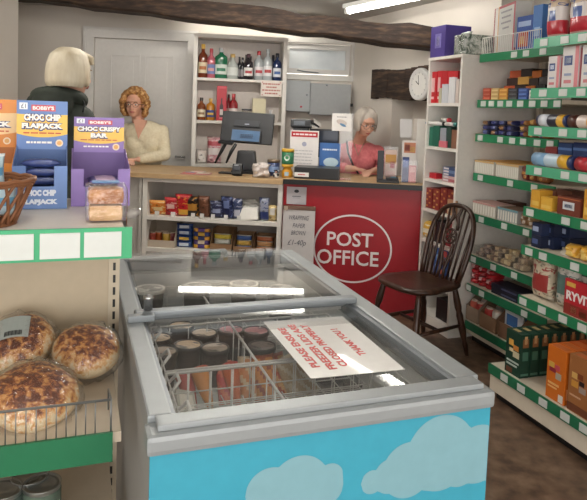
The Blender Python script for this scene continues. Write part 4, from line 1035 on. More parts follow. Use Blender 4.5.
# rolls lying on top of the folders
for k, (x, y, L, r, c, tip, lab, yaw) in enumerate(((438, 122, .15, .014, 'd8d6d2', '1f1c1e', 'white paper roll with a black end lying over the folders', .35), (446, 118, .18, .014, 'd4d0cc', 'b52a34', 'white paper roll with a red end lying over the folders', -.3), (452, 121, .12, .014, 'cfccc8', '4f8f88', 'white roll with a teal end at the right of the bookcase', .1), (430, 118, .07, .012, '3f7ab0', 'c89a3a', 'short blue and gold roll at the left of the bookcase', .1))):
    p = GO.px(x, y, Y=BY+.03+.03*(k % 2)); b = B(); z = GO.px(440, 126, Y=BY+.03).z+.016+(.026 if k == 1 else 0)
    b.tube([(-L/2, 0, 0), (L/2-.03, 0, 0)], r, mat(c, .5), 12); b.tube([(L/2-.03, 0, 0), (L/2, 0, 0)], r*1.08, mat(tip, .5), 12); single(b, 'paper_roll', lab, 'roll', GO.w(p.x, p.y, z), GO.t+yaw)
# third shelf
o, w, h = box_at(GO, 429, 436, 173, BY+.03, BZ(2), .05, 'b8202c', 'stapler', 'small red item on the left of the third bookcase shelf', 'stationery'); clean(o)
for k in range(5):
    xc, w, h = slot(GO, 441, 456.5, 172, BY+.02, BZ(2)); c = ('b06068', 'c8a8a8', '4a5c84', '6f84a8', '3f5078')[k]
    single(carton(w*(1-.04*(k % 2)), .12, .0185, c, ((.05, .4, .2, .8, 'd0c8cc'),)), 'card_pack', 'flat pack in the blue and red stack on the bookcase, %s' % ('bottom one', 'second from the bottom', 'middle one', 'second from the top', 'top one')[k], 'card pack', GO.w(xc, BY+.09, BZ(2)+.0192*k), GO.t)
for k, (x0, x1, yt, c, a_) in enumerate(((426, 432.5, 188, '7c2a28', 'c08a4a'), (433, 440, 189, '84302a', 'c8a060'), (440.5, 447, 188, '7a2826', 'b8804a'), (447.5, 455.5, 190, '6e2422', 'b07840'))):
    o, w, h = box_at(GO, x0, x1, yt, yb0, BZ(3), .2, c, 'gift_box', 'dark red and gold patterned box on the fourth bookcase shelf, %s from the left' % ('first', 'second', 'third', 'fourth')[k], 'box', art=[(.1+.4*(j % 2), .35+.4*(j % 2), .08+.15*j, .16+.15*j, a_) for j in range(6)]); clean(o)
o, w, h = box_at(GO, 447, 456, 200, BY+.003, BZ(3), .015, 'b08868', 'card_pack', 'tan patterned pack in front of the dark red boxes', 'card pack', art=((.1, .5, .2, .5, 'd8c8b0'), (.5, .9, .5, .8, '9a4a3a'))); clean(o)
pouch_at(GO, 419, 431, 221, BY+.01, BZ(4), .09, 'd8a93a', 'gift_bag', 'yellow and white patterned bag on the fifth bookcase shelf', 'bag', patch=(.3, .9, .3, .6, 'e6e0cc'))
o, w, h = box_at(GO, 433, 445, 222, BY+.02, BZ(4), .2, '17181c', 'card_box', 'black box on the fifth bookcase shelf', 'box'); clean(o)
o, w, h = box_at(GO, 446, 455, 224, BY+.03, BZ(4), .2, '8c1f2a', 'card_box', 'deep red box on the fifth bookcase shelf', 'box'); clean(o)
o, w, h = box_at(GO, 434, 449, 246, BY+.015, BZ(5), .12, '2a5a9a', 'jigsaw_box', 'bright blue patterned box seen through the chair back', 'box', art=((.1, .3, .1, .25, 'b84a4a'), (.5, .75, .3, .42, 'c86a5a'), (.2, .5, .6, .75, '7fb0dc'), (.6, .9, .75, .9, 'b84a4a'), (.1, .25, .4, .5, '88b8e0'))); clean(o)
o, w, h = box_at(GO, 417, 431, 278, BY+.02, BZ(5), .15, 'a63238', 'card_pack', 'red pack on the lowest visible bookcase shelf, left of the blue box', 'card pack', art=((.1, .8, .3, .6, 'd0a0a0'),)); clean(o)
o, w, h = box_at(GO, 436, 448, 300, BY+.02, .081, .2, '1b1a1c', 'card_box', 'black box low in the bookcase behind the chair legs', 'box'); clean(o)
# on top of the bookcase
zt = BH+.021
xc, w, h = slot(GO, 431, 446, 26, BY+.02, zt)
o = single(carton(w, .20, h, '43357c', ((.32, .72, .3, .75, '7a72b0'), (.42, .6, .38, .66, 'a9a4cc'))), 'card_box', 'deep purple box on top of the bookcase', 'box', GO.w(xc, BY+.12, zt), GO.t)
p = GO.px(452, 40, Y=BY+.1)
t = thing('foil_tray', 'silver and green foil wrapped tray on top of the bookcase', 'tray', GO.w(-3.505, BY+.19, zt), GO.t)
for k in range(0): pass
b = B(); b.box((0, 0, .066), (.13, .34, .13), ramp_mat('crinkled_foil', [(.35, '4f6258'), (.48, 'a9b2ac'), (.6, 'dfe2e0'), (.7, '6f8278')], 26, .22, metal=.7, bump=1.0, dist=1), .012); b.obj('tray', None, t)
b = B(); b.pouch(.12, .03, .07, mat('c3cac6', .25, .6), rot=Euler((-.6, 0, 0)), wob=.2); b.obj('foil_fold', None, t, (0, -.155, .09))

# ------------------------------------------------------------------ far bay
SHF = lambda i: FZ[i]+.001
fy = 2.425
# wire guard + things on the top shelf
gd = thing('wire_guard_rail', 'cream wire guard standing along the top shelf of the far bay', 'guard', GO.w(0, fy-.0, SHF(0)), GO.t)
p0 = GO.px(482.5, 45, Y=fy).x; p1 = GO.px(541, 40, Y=fy).x; b = B()
b.tube([(p0, 0, .105), (p1, 0, .105)], .003, WIRE, 6); b.tube([(p0, 0, .004), (p1, 0, .004)], .003, WIRE, 6)
n = 30
for k in range(n+1): x = p0+(p1-p0)*k/n; b.tube([(x, 0, .004), (x, 0, .105)], .0018, WIRE, 5)
b.obj('wires', WIRE, gd)
xc, w, h = slot(GO, 486, 519, 4, fy+.05, SHF(0))
pkb = single(carton(w, .10, h, 'cfcdc8', ((0, .2, 0, 1, 'd7d2cc'), (0, .06, 0, 1, 'b8606a'), (.2, .24, 0, 1, 'd9a86a'), (.0, 1, .95, 1, 'b8505c'), (.94, 1, 0, .95, 'b8505c')), ((0, 1, 0, .1, 'b8505c'),)), 'parcel_box', 'large white box with pink edges on the top shelf of the far bay', 'box', GO.w(xc, fy+.13, SHF(0)), GO.t-.25)
for k in range(4): scribble(w*(.5, .42, .46, .3)[k], h*.035, mat('98959a', .6), pkb, (w*.1, -.0515, h*(.86-.11*k)))
o, w, h = box_at(GO, 517, 533, 16, fy+.03, SHF(0), .08, '2b4f9a', 'tea_box', 'blue box with an orange picture on the top far shelf', 'box', art=((.15, .75, .12, .55, 'c8542a'), (.25, .55, .2, .42, 'dfb04a'), (.1, .9, .7, .85, '9fb4d8'))); clean(o)
o, w, h = box_at(GO, 533.5, 543, 5, fy+.03, SHF(0), .10, '3f74b8', 'cereal_packet', 'tall blue packet beside the blue picture box on the top shelf', 'packet', art=((.2, .8, .3, .5, '9cc0e4'),)); clean(o)
# shelf 2: tray of coloured packs, dark packs on top
cols = (('b5452f', 482, 490), ('c9a66a', 490, 498), ('c98a3a', 498, 507), ('2b2b30', 507, 517), ('2f4a8c', 517, 527))
for k, (c, x0, x1) in enumerate(cols):
    xc, w, h = slot(GO, x0, x1, 88, fy+.005, SHF(1))
    for j in range(3):
        single(carton(w*.96, .10, h*.32, c, ((.1, .9, .25, .7, ('c8705a', 'e0c890', 'e0b060', '55565c', '5a78b8')[k]),)), 'tobacco_packet', '%s packet in the row of small boxes on the second far shelf, %s' % (('red', 'pale yellow', 'orange', 'black', 'blue')[k], ('bottom', 'middle', 'top')[j]), 'packet', GO.w(xc, fy+.06, SHF(1)+h*.33*j), GO.t)
for k in range(5):
    xc, w, h = slot(GO, 528+5.6*k, 533.5+5.6*k, 90, fy+.005, SHF(1))
    single(carton(w*.94, .1, h, 'd5d3cf', ((.15, .85, .15, .4, 'a9a8a8'), (.15, .85, .55, .8, 'a9a8a8'))), 'tobacco_packet', 'white packet in the small box row on the second far shelf, %s after blue' % ('first', 'second', 'third', 'fourth', 'fifth')[k], 'packet', GO.w(xc, fy+.06, SHF(1)), GO.t)
for k, (x0, x1, yt, c, c2) in enumerate(((504, 516, 70, '3a2420', 'b5522c'), (515, 527, 68, '2b2220', 'c89a4a'), (526, 536, 70, '31241f', 'b8682c'), (536, 546, 68, '1f1d20', '3a3638'))):
    z = SHF(1)+.0
    xc, w, h = slot(GO, x0, x1, yt, fy+.16, z)
    b = B(); hh_ = h
    for j in range(4): b.box((0, .02*j, hh_*(.125+.25*j)), (w*.94, .12, hh_*.235), mat((c, c2)[(j+k) % 2], .4), .003)
    single(b, 'snack_stack', 'stack of dark and orange packs behind the small boxes, %s from the left' % ('first', 'second', 'third', 'fourth')[k], 'packs', GO.w(xc, fy+.20, z), GO.t)
# shelf 3
for k in range(4):
    xc, w, h = slot(GO, 479+8*k, 487+8*k, 119, fy+.01, SHF(2))
    for j in range(3):
        b = B(); b.pouch(w*.92, .10, h*.3, mat(('1d2140', '232a56')[(j+k) % 2], .3), crimp=mat('4a4f80', .35))
        for f in b.bm.faces:
            m_ = f.calc_center_median()
            if m_.y < 0 and abs(m_.x) < w*.25: f.material_index = b.mi(mat(('545c90', '8c6a4a', '3a4078')[(j*2+k) % 3], .3))
        single(b, 'chocolate_pack', 'dark blue chocolate pack on the third far shelf, %s column from the left, %s' % (('first', 'second', 'third', 'fourth')[k], ('bottom', 'middle', 'top')[j]), 'chocolate', GO.w(xc, fy+.07, SHF(2)+h*.31*j), GO.t)
for k in range(3):
    xc, w, h = slot(GO, 516+9.5*k, 525+9.5*k, 119-k, fy+.01, SHF(2))
    for j in range(3):
        b = B(); b.pouch(w*.95, .09, h*.31, mat(('8a5a2a', '6f4a3c', '9a6a34')[(j+k) % 3], .3), crimp=mat('b8884a', .35))
        for f in b.bm.faces:
            m_ = f.calc_center_median()
            if m_.y < 0 and abs(m_.x) < w*.22: f.material_index = b.mi(mat(('3f3470', 'c8a060')[(j+k) % 2], .3))
        single(b, 'chocolate_pack', 'golden brown chocolate pack on the third far shelf, %s brown column, %s' % (('first', 'second', 'third')[k], ('bottom', 'middle', 'top')[j]), 'chocolate', GO.w(xc, fy+.065, SHF(2)+h*.315*j), GO.t)
# shelf 4: rows of white ended biscuit packs
def pack_row(x0, x1, yt, i, n, d, base, topc, side, label, grp, rows=2):
    xc, w, h = slot(GO, x0, x1, yt, fy+.01, SHF(i)); first = None
    for k in range(n):
        x = xc-w/2+w*(k+.5)/n
        loc = GO.w(x, fy+.01+d/2, SHF(i))
        if first is None:
            first = single(carton(w/n*.9, d, h, base, ((.0, 1, .86, 1, side), (.2, .8, .08, .8, 'dedbd2')), (), ((0, 1, .05, .95, topc),)), 'biscuit_packet', label, 'biscuits', loc, GO.t, grp)
        else:
            o = first.copy(); C.objects.link(o); o.location = loc
pack_row(474, 494, 161, 3, 11, .36, 'cfcac0', 'dba044', 'd0ac72', 'white ended biscuit packet with orange top, left block on the fourth far shelf', 'left block of biscuits on the fourth far shelf')
pack_row(495.5, 519, 164, 3, 12, .36, 'cfcac0', 'dfa84c', 'd0ac72', 'white ended biscuit packet with orange top, right block on the fourth far shelf', 'right block of biscuits on the fourth far shelf')
for k, (x0, x1) in enumerate(((520, 526.5), (527, 534), (535, 543))):
    pouch_at(GO, x0, x1, 165, fy+.01, SHF(3), .1, ('6e2a28', '7c4426', '8a5228')[k], 'biscuit_packet', 'dark wrapped biscuit packet on the fourth far shelf, %s after the white ones' % ('first', 'second', 'third')[k], 'biscuits', bands=((.4, .6, 'b8884a'),))
# shelf 5
pack_row(472, 496, 203, 4, 9, .15, 'c6bfb4', 'c49a94', 'c08c86', 'pale biscuit packet with a pink top in the left block on the fifth far shelf', 'pink topped biscuits on the fifth far shelf')
pack_row(497, 518, 209, 4, 8, .15, 'a9adae', '7a5c48', '6fa0ac', 'grey and teal biscuit packet beside the pink topped ones on the fifth far shelf', 'teal edged biscuits on the fifth far shelf')
for k, (x0, x1) in enumerate(((473, 484), (485, 497), (498, 510))):
    xc, w, h = slot(GO, x0, x1, 196+3*k, fy+.2, SHF(4)); 
    single(carton(w, .12, h, ('b08c84', '6a4638', '5a3c30')[k], ((.1, .9, .6, .85, 'c8b8a8'),), (), ((.1, .9, .1, .9, ('d89aa2', 'a07860', '6a4a3a')[k]),)), 'biscuit_box', '%s biscuit box at the back of the fifth far shelf' % ('pinkish', 'brown', 'dark brown')[k], 'box', GO.w(xc, fy+.27, SHF(4)), GO.t)
for k, (x0, x1) in enumerate(((519, 525), (526, 532))): pouch_at(GO, x0, x1, 212, fy+.01, SHF(4), .1, ('8a6a4c', '9c7c58')[k], 'biscuit_packet', 'brown snack packet on the fifth far shelf, %s' % ('left of two by the near bay', 'right of two by the near bay')[k], 'biscuits')
# shelf 6: clear trays of wrapped biscuits
for k, (x0, x1, yt, c, c2) in enumerate(((473.5, 483, 243, '7c6a60', 'b8a08c'), (484, 497, 245, '8a7460', 'c8b090'), (498, 510, 247, 'b39a74', 'd0bc94'), (511, 523, 250, '8f7a66', 'b8a488'))):
    xc, w, h = slot(GO, x0, x1, yt, fy+.01, SHF(5)); xt = GO.w(xc, fy+.01, SHF(5))
    t = thing('biscuit_tray', 'clear tray of %s on the sixth far shelf' % ('dark wrapped cakes', 'brown wafers', 'pale round biscuits', 'brown cookies')[k], 'tray', xt, GO.t)
    b = B(); b.b2(-w/2, w/2, 0, .002, .002, h*.8, CLEAR); b.b2(-w/2, -w/2+.002, .003, .2, .002, h*.8, CLEAR); b.b2(w/2-.002, w/2, .003, .2, .002, h*.8, CLEAR); b.b2(-w/2, w/2, 0, .2, 0, .002, CLEAR); b.obj('plastic_tray', CLEAR, t)
    for j in range(9):
        bb = B(); bb.box((0, 0, h*.13), (w*.27, .055, h*.24), mat((c, c2)[(j+k) % 2], .5), .006)
        single(bb, 'wrapped_biscuit', '%s in the %s clear tray from the left on the sixth far shelf' % (('dark wrapped cake', 'brown wafer', 'pale round biscuit', 'brown cookie')[k], ('first', 'second', 'third', 'fourth')[k]), 'biscuit', GO.w(xc-w*.3+w*.3*(j % 3), fy+.05+.03*(j//3), SHF(5)+.003+h*.25*(j//3)), GO.t+.0, 'biscuits in clear tray %s' % ('one', 'two', 'three', 'four')[k])
# shelf 7
for k in range(3):
    xc, w, h = slot(GO, 468+7.4*k, 475+7.4*k, 263+3*k, fy+.01, SHF(6))
    for j in range(4):
        b = B(); b.pouch(w*.98, .12, h*.24, mat(('a81c24', '96161e')[(j+k) % 2], .3), crimp=mat('c0444a', .35))
        for f in b.bm.faces:
            m_ = f.calc_center_median()
            if m_.y < 0 and abs(m_.x) < w*.2 and j % 2: f.material_index = b.mi(mat('cfa0a0', .3))
        single(b, 'chocolate_pack', 'red wrapped pack on the seventh far shelf, %s column, %s from the bottom' % (('first', 'second', 'third')[k], ('first', 'second', 'third', 'fourth')[j]), 'packet', GO.w(xc, fy+.08, SHF(6)+h*.243*j), GO.t)
for j in range(2):
    xc, w, h = slot(GO, 490, 521, 286, fy+.01, SHF(6)); single(carton(w, .12, .032, '16182a', ((.35, .85, .3, .6, '4a4f6c'),)), 'chocolate_box', 'flat dark navy box on the seventh far shelf, %s' % ('under another', 'lying on top')[j], 'box', GO.w(xc, fy+.075, SHF(6)+.033*j), GO.t+.02*j)
# shelf 8: cardboard trays at the bottom
for k, (x0, x1, yt, lab, col) in enumerate(((466.5, 479, 293, 'cardboard tray of red packets at the left end of the bottom far shelf', '8f7a68'), (480, 497, 301, 'cardboard tray of white bundles in the middle of the bottom far shelf', '8a6a50'), (498.5, 519, 310, 'cardboard tray of blue and white magazines on the bottom far shelf', '7a5a44'))):
    xc, w, h = cbox(GO, x0, x1, yt, fy+.012, SHF(7), .3, lab, col, .5)
    for j in range(4):
        cc = ((('a8322c', 'c05a48', '9a2a28', 'b8a8a0')), ('c4beb4', 'b33a34', 'd0ccc4', 'b4aca0'), ('dfe4ea', '3a68a8', 'b83a40', '2f5a98'))[k][j]
        b = B()
        if k == 2: b.box((0, 0, h*.45), (w*.9, .008, h*.9), mat(cc, .4)); b.b2(-w*.35, w*.2, -.0052, -.0042, h*.4, h*.75, mat(('4a7ab8', 'd8d4cc', 'd8d8dc', 'b8424a')[j], .4))
        else: b.pouch(w*.42, .06, h*.7, mat(cc, .4), crimp=mat('d0b8a8', .4))
        nm = ('packet', 'bundle', 'magazine')[k]
        ox = 0 if k == 2 else (-w*.23 if j % 2 else w*.23)
        single(b, nm, '%s %s %s on the bottom far shelf' % ((('red', 'pale red', 'dark red', 'greyish') , ('white', 'red marked', 'off white', 'grey white'), ('white', 'blue', 'red', 'deep blue'))[k][j], nm, ('in the left tray', 'in the middle tray', 'in the right tray')[k]), nm, GO.w(xc+ox, fy+.055+(.055*j if k == 2 else .08*(j//2)), SHF(7)+.006), GO.t)

# ------------------------------------------------------------------ near bay
NH = lambda i: NZ[i]+.001
ny = 2.206
def rollpack(x0, x1, yc, i, base, end, mid, label, Y=None, r=.032, stack=0):
    Y = Y or ny+.01; a = GO.px(x0, yc, Y=Y); c = GO.px(x1, yc, Y=Y); L = abs(c.x-a.x)
    t = B(); m1, m2, m3 = mat(base, .3), mat(end, .3), mat(mid, .3)
    t.tube([(-L/2, 0, r), (-L*.18, 0, r)], r, m1, 16); t.tube([(-L*.179, 0, r), (L*.15, 0, r)], r*1.002, m3, 16, cap=False); t.tube([(L*.15, 0, r), (L*.38, 0, r)], r*1.004, m2, 16); t.tube([(L*.38, 0, r), (L/2, 0, r)], r, mat('23305c', .3), 16)
    single(t, 'biscuit_tube', label, 'biscuits', GO.w((a.x+c.x)/2, Y+r, NH(i)+stack), GO.t)
# top shelf: flour bags
for k, (x0, x1, yt, lab) in enumerate(((544, 562, -3, 'white and red flour bag with a blue mark, leftmost on the top near shelf'), (566, 590, -8, 'white and red flour bag with a blue mark, second on the top near shelf'), (592, 616, -12, 'white and red flour bag at the right edge of the top near shelf'))):
    pouch_at(GO, x0, x1, yt, ny+.01, NH(0), .08, 'c8b49c', 'flour_bag', lab, 'flour', bands=((.12, .38, 'b02634'), (.38, .72, 'd6cfcc'), (.9, 1.0, 'b83a44')), patch=(.3, .72, .45, .68, '3c5590'), crimp='d0b8b0')
pouch_at(GO, 560, 572, 2, ny+.12, NH(0), .06, 'a83a40', 'flour_bag', 'dark red bag standing behind the two front flour bags', 'flour', bands=((.3, .6, 'c8b098'),))
# second: sugar cartons
for k, (x0, x1, yt, lab) in enumerate(((546, 557.5, 56, 'small white carton with a blue square and pink side on the second near shelf'), (560.5, 577, 46, 'tall white carton with a blue square and pink side on the second near shelf'), (580, 597, 44, 'white carton with a pink side at the right edge of the second near shelf'))):
    xc, w, h = slot(GO, x0, x1, yt, ny+.01, NH(1))
    o = single(carton(w, .09, h, 'd5d0ce', ((.12, .62, .55, .78, '31477e'), (.2, .54, .6, .73, 'c4cce0'), (.78, 1, 0, 1, 'cf7d84'), (.15, .6, .3, .36, '8f9ab8'), (.15, .6, .12, .2, 'c87880')), ((.1, .9, .05, .95, 'cf7d84'),)), 'sugar_carton', lab, 'carton', GO.w(xc, ny+.07, NH(1)), GO.t)
# third: biscuit tubes
rollpack(538, 566, 117, 2, 'c9cdd6', 'd9a73a', '2c2c3c', 'white, dark and yellow biscuit tube on the third near shelf')
rollpack(567, 597, 119, 2, '4a2820', 'd39a38', 'd4c4bc', 'brown and white biscuit tube on the third near shelf')
rollpack(536, 562, 116, 2, '2a3050', 'c89a3c', '30406c', 'dark biscuit tube behind the white and yellow one', Y=ny+.09)
rollpack(531, 572, 157, 3, '7fa6c8', 'd8a838', 'b9cfdf', 'long pale blue biscuit tube with a yellow band on the fourth near shelf', r=.034)
rollpack(574, 612, 161, 3, 'a82a34', 'c8a24a', 'b53a40', 'red biscuit tube right of the pale blue one', r=.034)
for k, (x0, x1) in enumerate(((558, 572), (573, 590))): o, w, h = box_at(GO, x0, x1, 143, ny+.10, NH(3), .1, ('2c4676', '24386a')[k], 'biscuit_tub', 'dark blue tub behind the biscuit tubes, %s' % ('the left one', 'the right one')[k], 'tub', art=((.0, 1, .7, .8, '5a7ab0'),)); clean(o)
o, w, h = box_at(GO, 545, 557, 147, ny+.14, NH(3), .1, '7a2a28', 'biscuit_tub', 'dark red pack behind the pale blue tube', 'packet'); clean(o)
# fifth
for k, (x0, x1, yt, c, lab) in enumerate(((531, 540, 190, 'cf9a32', 'tall yellow box at the left end of the fifth near shelf'), (540.5, 552, 197, 'd7a63c', 'lower yellow box beside the tall yellow one'), (557, 581, 197, '6d3325', 'brown box with a white and blue emblem on the fifth near shelf'), (584, 600, 190, 'cc9434', 'yellow box at the right edge of the fifth near shelf'))):
    xc, w, h = slot(GO, x0, x1, yt, ny+.01, NH(4))
    o = single(carton(w, .08, h, c, ((.08, .92, .15, .4, 'dfb85a'),) if k != 2 else ((.25, .75, .3, .72, 'cdd2d8'), (.33, .67, .4, .6, '3c5c94'), (0, 1, .86, .92, 'a8603a'))), 'stock_cube_box', lab, 'box', GO.w(xc, ny+.05, NH(4)), GO.t)
for k, (x0, x1) in enumerate(((540, 556), (556.5, 572))): o, w, h = box_at(GO, x0, x1, 190, ny+.14, NH(4), .08, ('6a3c2a', '5c3426')[k], 'stock_cube_box', 'brown box at the back of the fifth near shelf, %s' % ('left', 'right')[k], 'box'); clean(o)
# sixth
for k, (x0, x1, yt) in enumerate(((531, 541, 222), (541.5, 554, 223), (554.5, 570, 224))):
    xc, w, h = slot(GO, x0, x1, yt, ny+.01+.05*k, NH(5))
    for j in range(2): single(carton(w*.97, .12, h*.48, ('17203a', '1c2848')[(j+k) % 2], ((.1, .7, .3, .7, ('4a5a88', '98a4c0')[(j+k) % 2]),)), 'tea_box', 'navy box on the sixth near shelf, %s column from the left, %s' % (('first', 'second', 'third')[k], ('lower', 'upper')[j]), 'box', GO.w(xc, ny+.075+.05*k, NH(5)+h*.49*j), GO.t)
for k, (x0, x1) in enumerate(((561, 575), (576, 590), (591, 606))):
    pouch_at(GO, x0, x1, 245+2.5*k, ny+.006, NH(5), .1, 'd39c30', 'pasta_packet', 'yellow packet lying at the front of the sixth near shelf, %s from the left' % ('first', 'second', 'third')[k], 'packet', patch=(.3, .7, .2, .6, 'e0c070'))
# seventh
for k, (x0, x1, yt, lab) in enumerate(((529, 550, 248, 'cream bag with large dark red lettering on the seventh near shelf'), (554, 573, 250, 'white bag with a green and blue label on the seventh near shelf'), (576, 596, 252, 'white bag with a dark green logo behind the red cracker box'))):
    o = pouch_at(GO, x0, x1, yt, ny+.03+.08*(k == 2), NH(6), .09, ('cfc2aa', 'c9c6bd', 'cfccc4')[k], 'flour_bag', lab, 'flour', crimp='d8d0c0', patch=((.25, .85, .18, .5, '9a3a38'), (.15, .75, .25, .55, '5b7a74'), (.2, .7, .6, .8, '34523f'))[k])
xc, w, h = slot(GO, 564, 603, 284, ny+.006, NH(6))
rv = single(carton(w, .022, h, 'b3202c', ((.05, .3, .8, .92, 'c9a24a'), (.0, 1, .0, .32, '8c3028'), (.2, .35, .08, .26, 'c8a070'), (.45, .62, .05, .22, '5a7a44'), (.66, .85, .1, .28, 'c89a6a')), (), ((.1, .9, .2, .8, '9c1a26'),)), 'cracker_box', 'red crispbread box with white capitals on the seventh near shelf', 'box', GO.w(xc, ny+.018, NH(6)), GO.t)
text('RYVITA', .05, mat('ece6e4', .4), rv, (w*.0, -.0125, h*.55), width=w*.88, height=h*.26, bold=.002, thick=.0003)
# bottom: dark green cartons in a row to the back, orange and brown cartons
by_ = 2.055; zb_ = .186
def veg(x0, x1, yt, Y, dep, base, lab, arts, first=None, d=.058, top=()):
    pass
a = GO.px(505, 350, Y=by_); c = GO.px(520.5, 356, Y=by_); gw = abs(c.x-a.x)*.97; gx = (a.x+c.x)/2; gh = GO.px(505, 327, Y=by_).z-zb_
gart = ((.2, .5, .66, .8, 'd9a24a'), (.5, .85, .58, .7, 'c8803a'), (.25, .5, .52, .6, 'd8c8a0'), (.5, .9, .42, .56, 'c9bfa0'), (.1, .9, .28, .32, 'b8c4bc'), (.1, .8, .2, .24, 'b8c4bc'), (.1, .5, .03, .14, '6a3c28'))
gside = ((.2, .8, .7, .9, '8a5a34'), (.35, .65, .78, .96, 'c8a070'), (.2, .8, .4, .6, '3f6a58'), (.1, .9, .05, .1, '4a7462'))
for k in range(7):
    single(carton(gw, .0545, gh, '123a2c', gart, gside, ((.2, .6, .3, .7, 'b8a070'),)), 'stuffing_carton', 'dark green carton in the row on the bottom near shelf, %s from the front' % ('first', 'second', 'third', 'fourth', 'fifth', 'sixth', 'seventh')[k], 'carton', GO.w(gx, by_+.03+.0575*k, zb_), GO.t)
def big(x0, x1, yt, yb_, base, arts, labs, cols, nn=6):
    a = GO.px(x0, yb_, Y=by_); c = GO.px(x1, yb_, Y=by_); w = abs(c.x-a.x)*.96; xc = (a.x+c.x)/2; h = GO.px((x0+x1)/2, yt, Y=by_).z-zb_
    for k in range(nn):
        single(carton(w, .0545, h, cols[min(k, len(cols)-1)], arts, ((.2, .8, .1, .3, 'e0a070'),), ((.15, .85, .2, .8, 'b8602c'),)), 'stuffing_carton', labs % ('first', 'second', 'third', 'fourth', 'fifth', 'sixth')[k], 'carton', GO.w(xc, by_+.03+.0575*k, zb_), GO.t)
oart = ((.1, .4, .6, .7, 'c9a24a'), (.15, .5, .52, .6, '8c2438'), (.45, .7, .58, .68, 'c04a5a'), (.5, .8, .42, .54, 'a8a090'), (.1, .7, .28, .32, 'e8b878'), (.1, .6, .22, .25, 'e8b878'), (.7, .95, .02, .16, 'd8d0c8'))
big(545, 564.5, 347, 385, 'c8641c', oart, 'bright orange food carton in the row on the bottom near shelf, %s from the front', ('cc6a1c', 'c86420', 'b8521e'))
bart = ((.15, .4, .6, .7, 'd0a860'), (.4, .65, .62, .72, '7a3c20'), (.5, .72, .52, .6, '2a1c1c'), (.15, .45, .45, .56, 'c8903c'), (.5, .8, .4, .5, '9a8c84'), (.0, 1, .02, .15, '6a3a24'), (.1, .6, .28, .31, 'c8a080'))
big(566, 590, 357, 400, '9a6236', bart, 'brown food carton in the row right of the orange ones, %s from the front', ('9c6438', '94502c', '7a3a28'))
big(592, 620, 369, 415, '8c2a34', oart, 'dark pink carton at the right edge of the bottom near shelf, %s from front', ('8c3038', '7a2830'), 4)

# ------------------------------------------------------------------ wall things behind the counter
def wallbox(x0, x1, y0_, y1_, d, label, c, two=False):
    a = BW.px(x0, y0_, Y=yb-d); c_ = BW.px(x1, y1_, Y=yb-d); w = c_.x-a.x; h = a.z-c_.z
    t = thing('electrical_cabinet', label, 'electrical box', BW.w((a.x+c_.x)/2, yb-.002, c_.z), BW.t)
    B().b2(-w/2, w/2, -d+.012, 0, 0, h, mat(c, .5)).obj('enclosure', None, t)
    dd = B().b2(-w/2+.004, w/2-.004, -d, -d+.0115, .004, h-.004, mat(c, .45)).obj('door', None, t)
    B().lathe([(0, 0), (.009, 0), (.009, .006), (0, .007)], ALUD, 12, (w/2-.03 if not two else -w*.1, -d-.0002, h*(.55 if not two else .95)), Matrix.Rotation(PI/2, 3, 'X')).obj('lock', ALUD, dd)
    return t, w, h, d, dd
t, w, h, d, dd = wallbox(285, 309.5, 80, 112, .16, 'smaller grey metal electrical cabinet on the back wall under the window', '9ea2a4')
B().b2(w*.12, w*.2, -d-.001, -d-.0002, h*.13, h*.19, mat('b8303a', .5)).obj('warning_mark', None, dd)
t, w, h, d, dd = wallbox(310.5, 350, 83, 116, .14, 'wider grey metal electrical cabinet on the back wall', '989b9c', True)
p = BW.px(351, 105, Y=yb-.02); B_ = B().box((0, 0, 0), (.035, .03, .03), BLACK, .003); single(B_, 'wall_switch', 'small black fitting on the wall right of the grey cabinets', 'switch', BW.w(p.x, yb-.017, p.z), BW.t)
# clock on the lintel
tcl = .93
p = SW.px(421, 84.5, Y=-.05); t = thing('wall_clock', 'round white wall clock on the dark wooden lintel', 'clock', SW.w(p.x, -.042, p.z), SW.t)
Rx = Matrix.Rotation(PI/2, 3, 'X')
B().lathe([(0, 0), (.128, 0), (.13, .01), (.128, .03), (.118, .036), (.110, .03), (0, .028)], mat('d6d6d4', .4), 40, (0, 0, 0), Rx).obj('case', None, t)
B().lathe([(0, 0), (.107, 0)], mat('e4e3df', .5), 36, (0, -.0296, 0), Rx).obj('dial', None, t)
for k in range(12):
    a_ = PI/6*k; B().box((.09*math.sin(a_), -.0306, .09*math.cos(a_)), (.003, .001, .013), mat('77777c', .5), rot=Euler((0, a_, 0))).obj('hour_mark', None, t)
B().box((-.018, -.0325, .012), (.006, .0012, .05), BLACK, rot=Euler((0, -.95, 0))).obj('hour_hand', None, t)
B().box((-.0, -.0345, .034), (.004, .0012, .075), BLACK, rot=Euler((0, -.15, 0))).obj('minute_hand', None, t)

# ------------------------------------------------------------------ on the counter
ZC = .951; ZP = .956
def cpos(x, y, Z): return CT.px(x, y, Z=Z)
def w_at(x0, x1, p): # world width between two pixels at the depth of p
    return abs(CT.px(x1, 150, Y=p.y).x-CT.px(x0, 150, Y=p.y).x)
def zat(x, y, p): return CT.px(x, y, Y=p.y).z
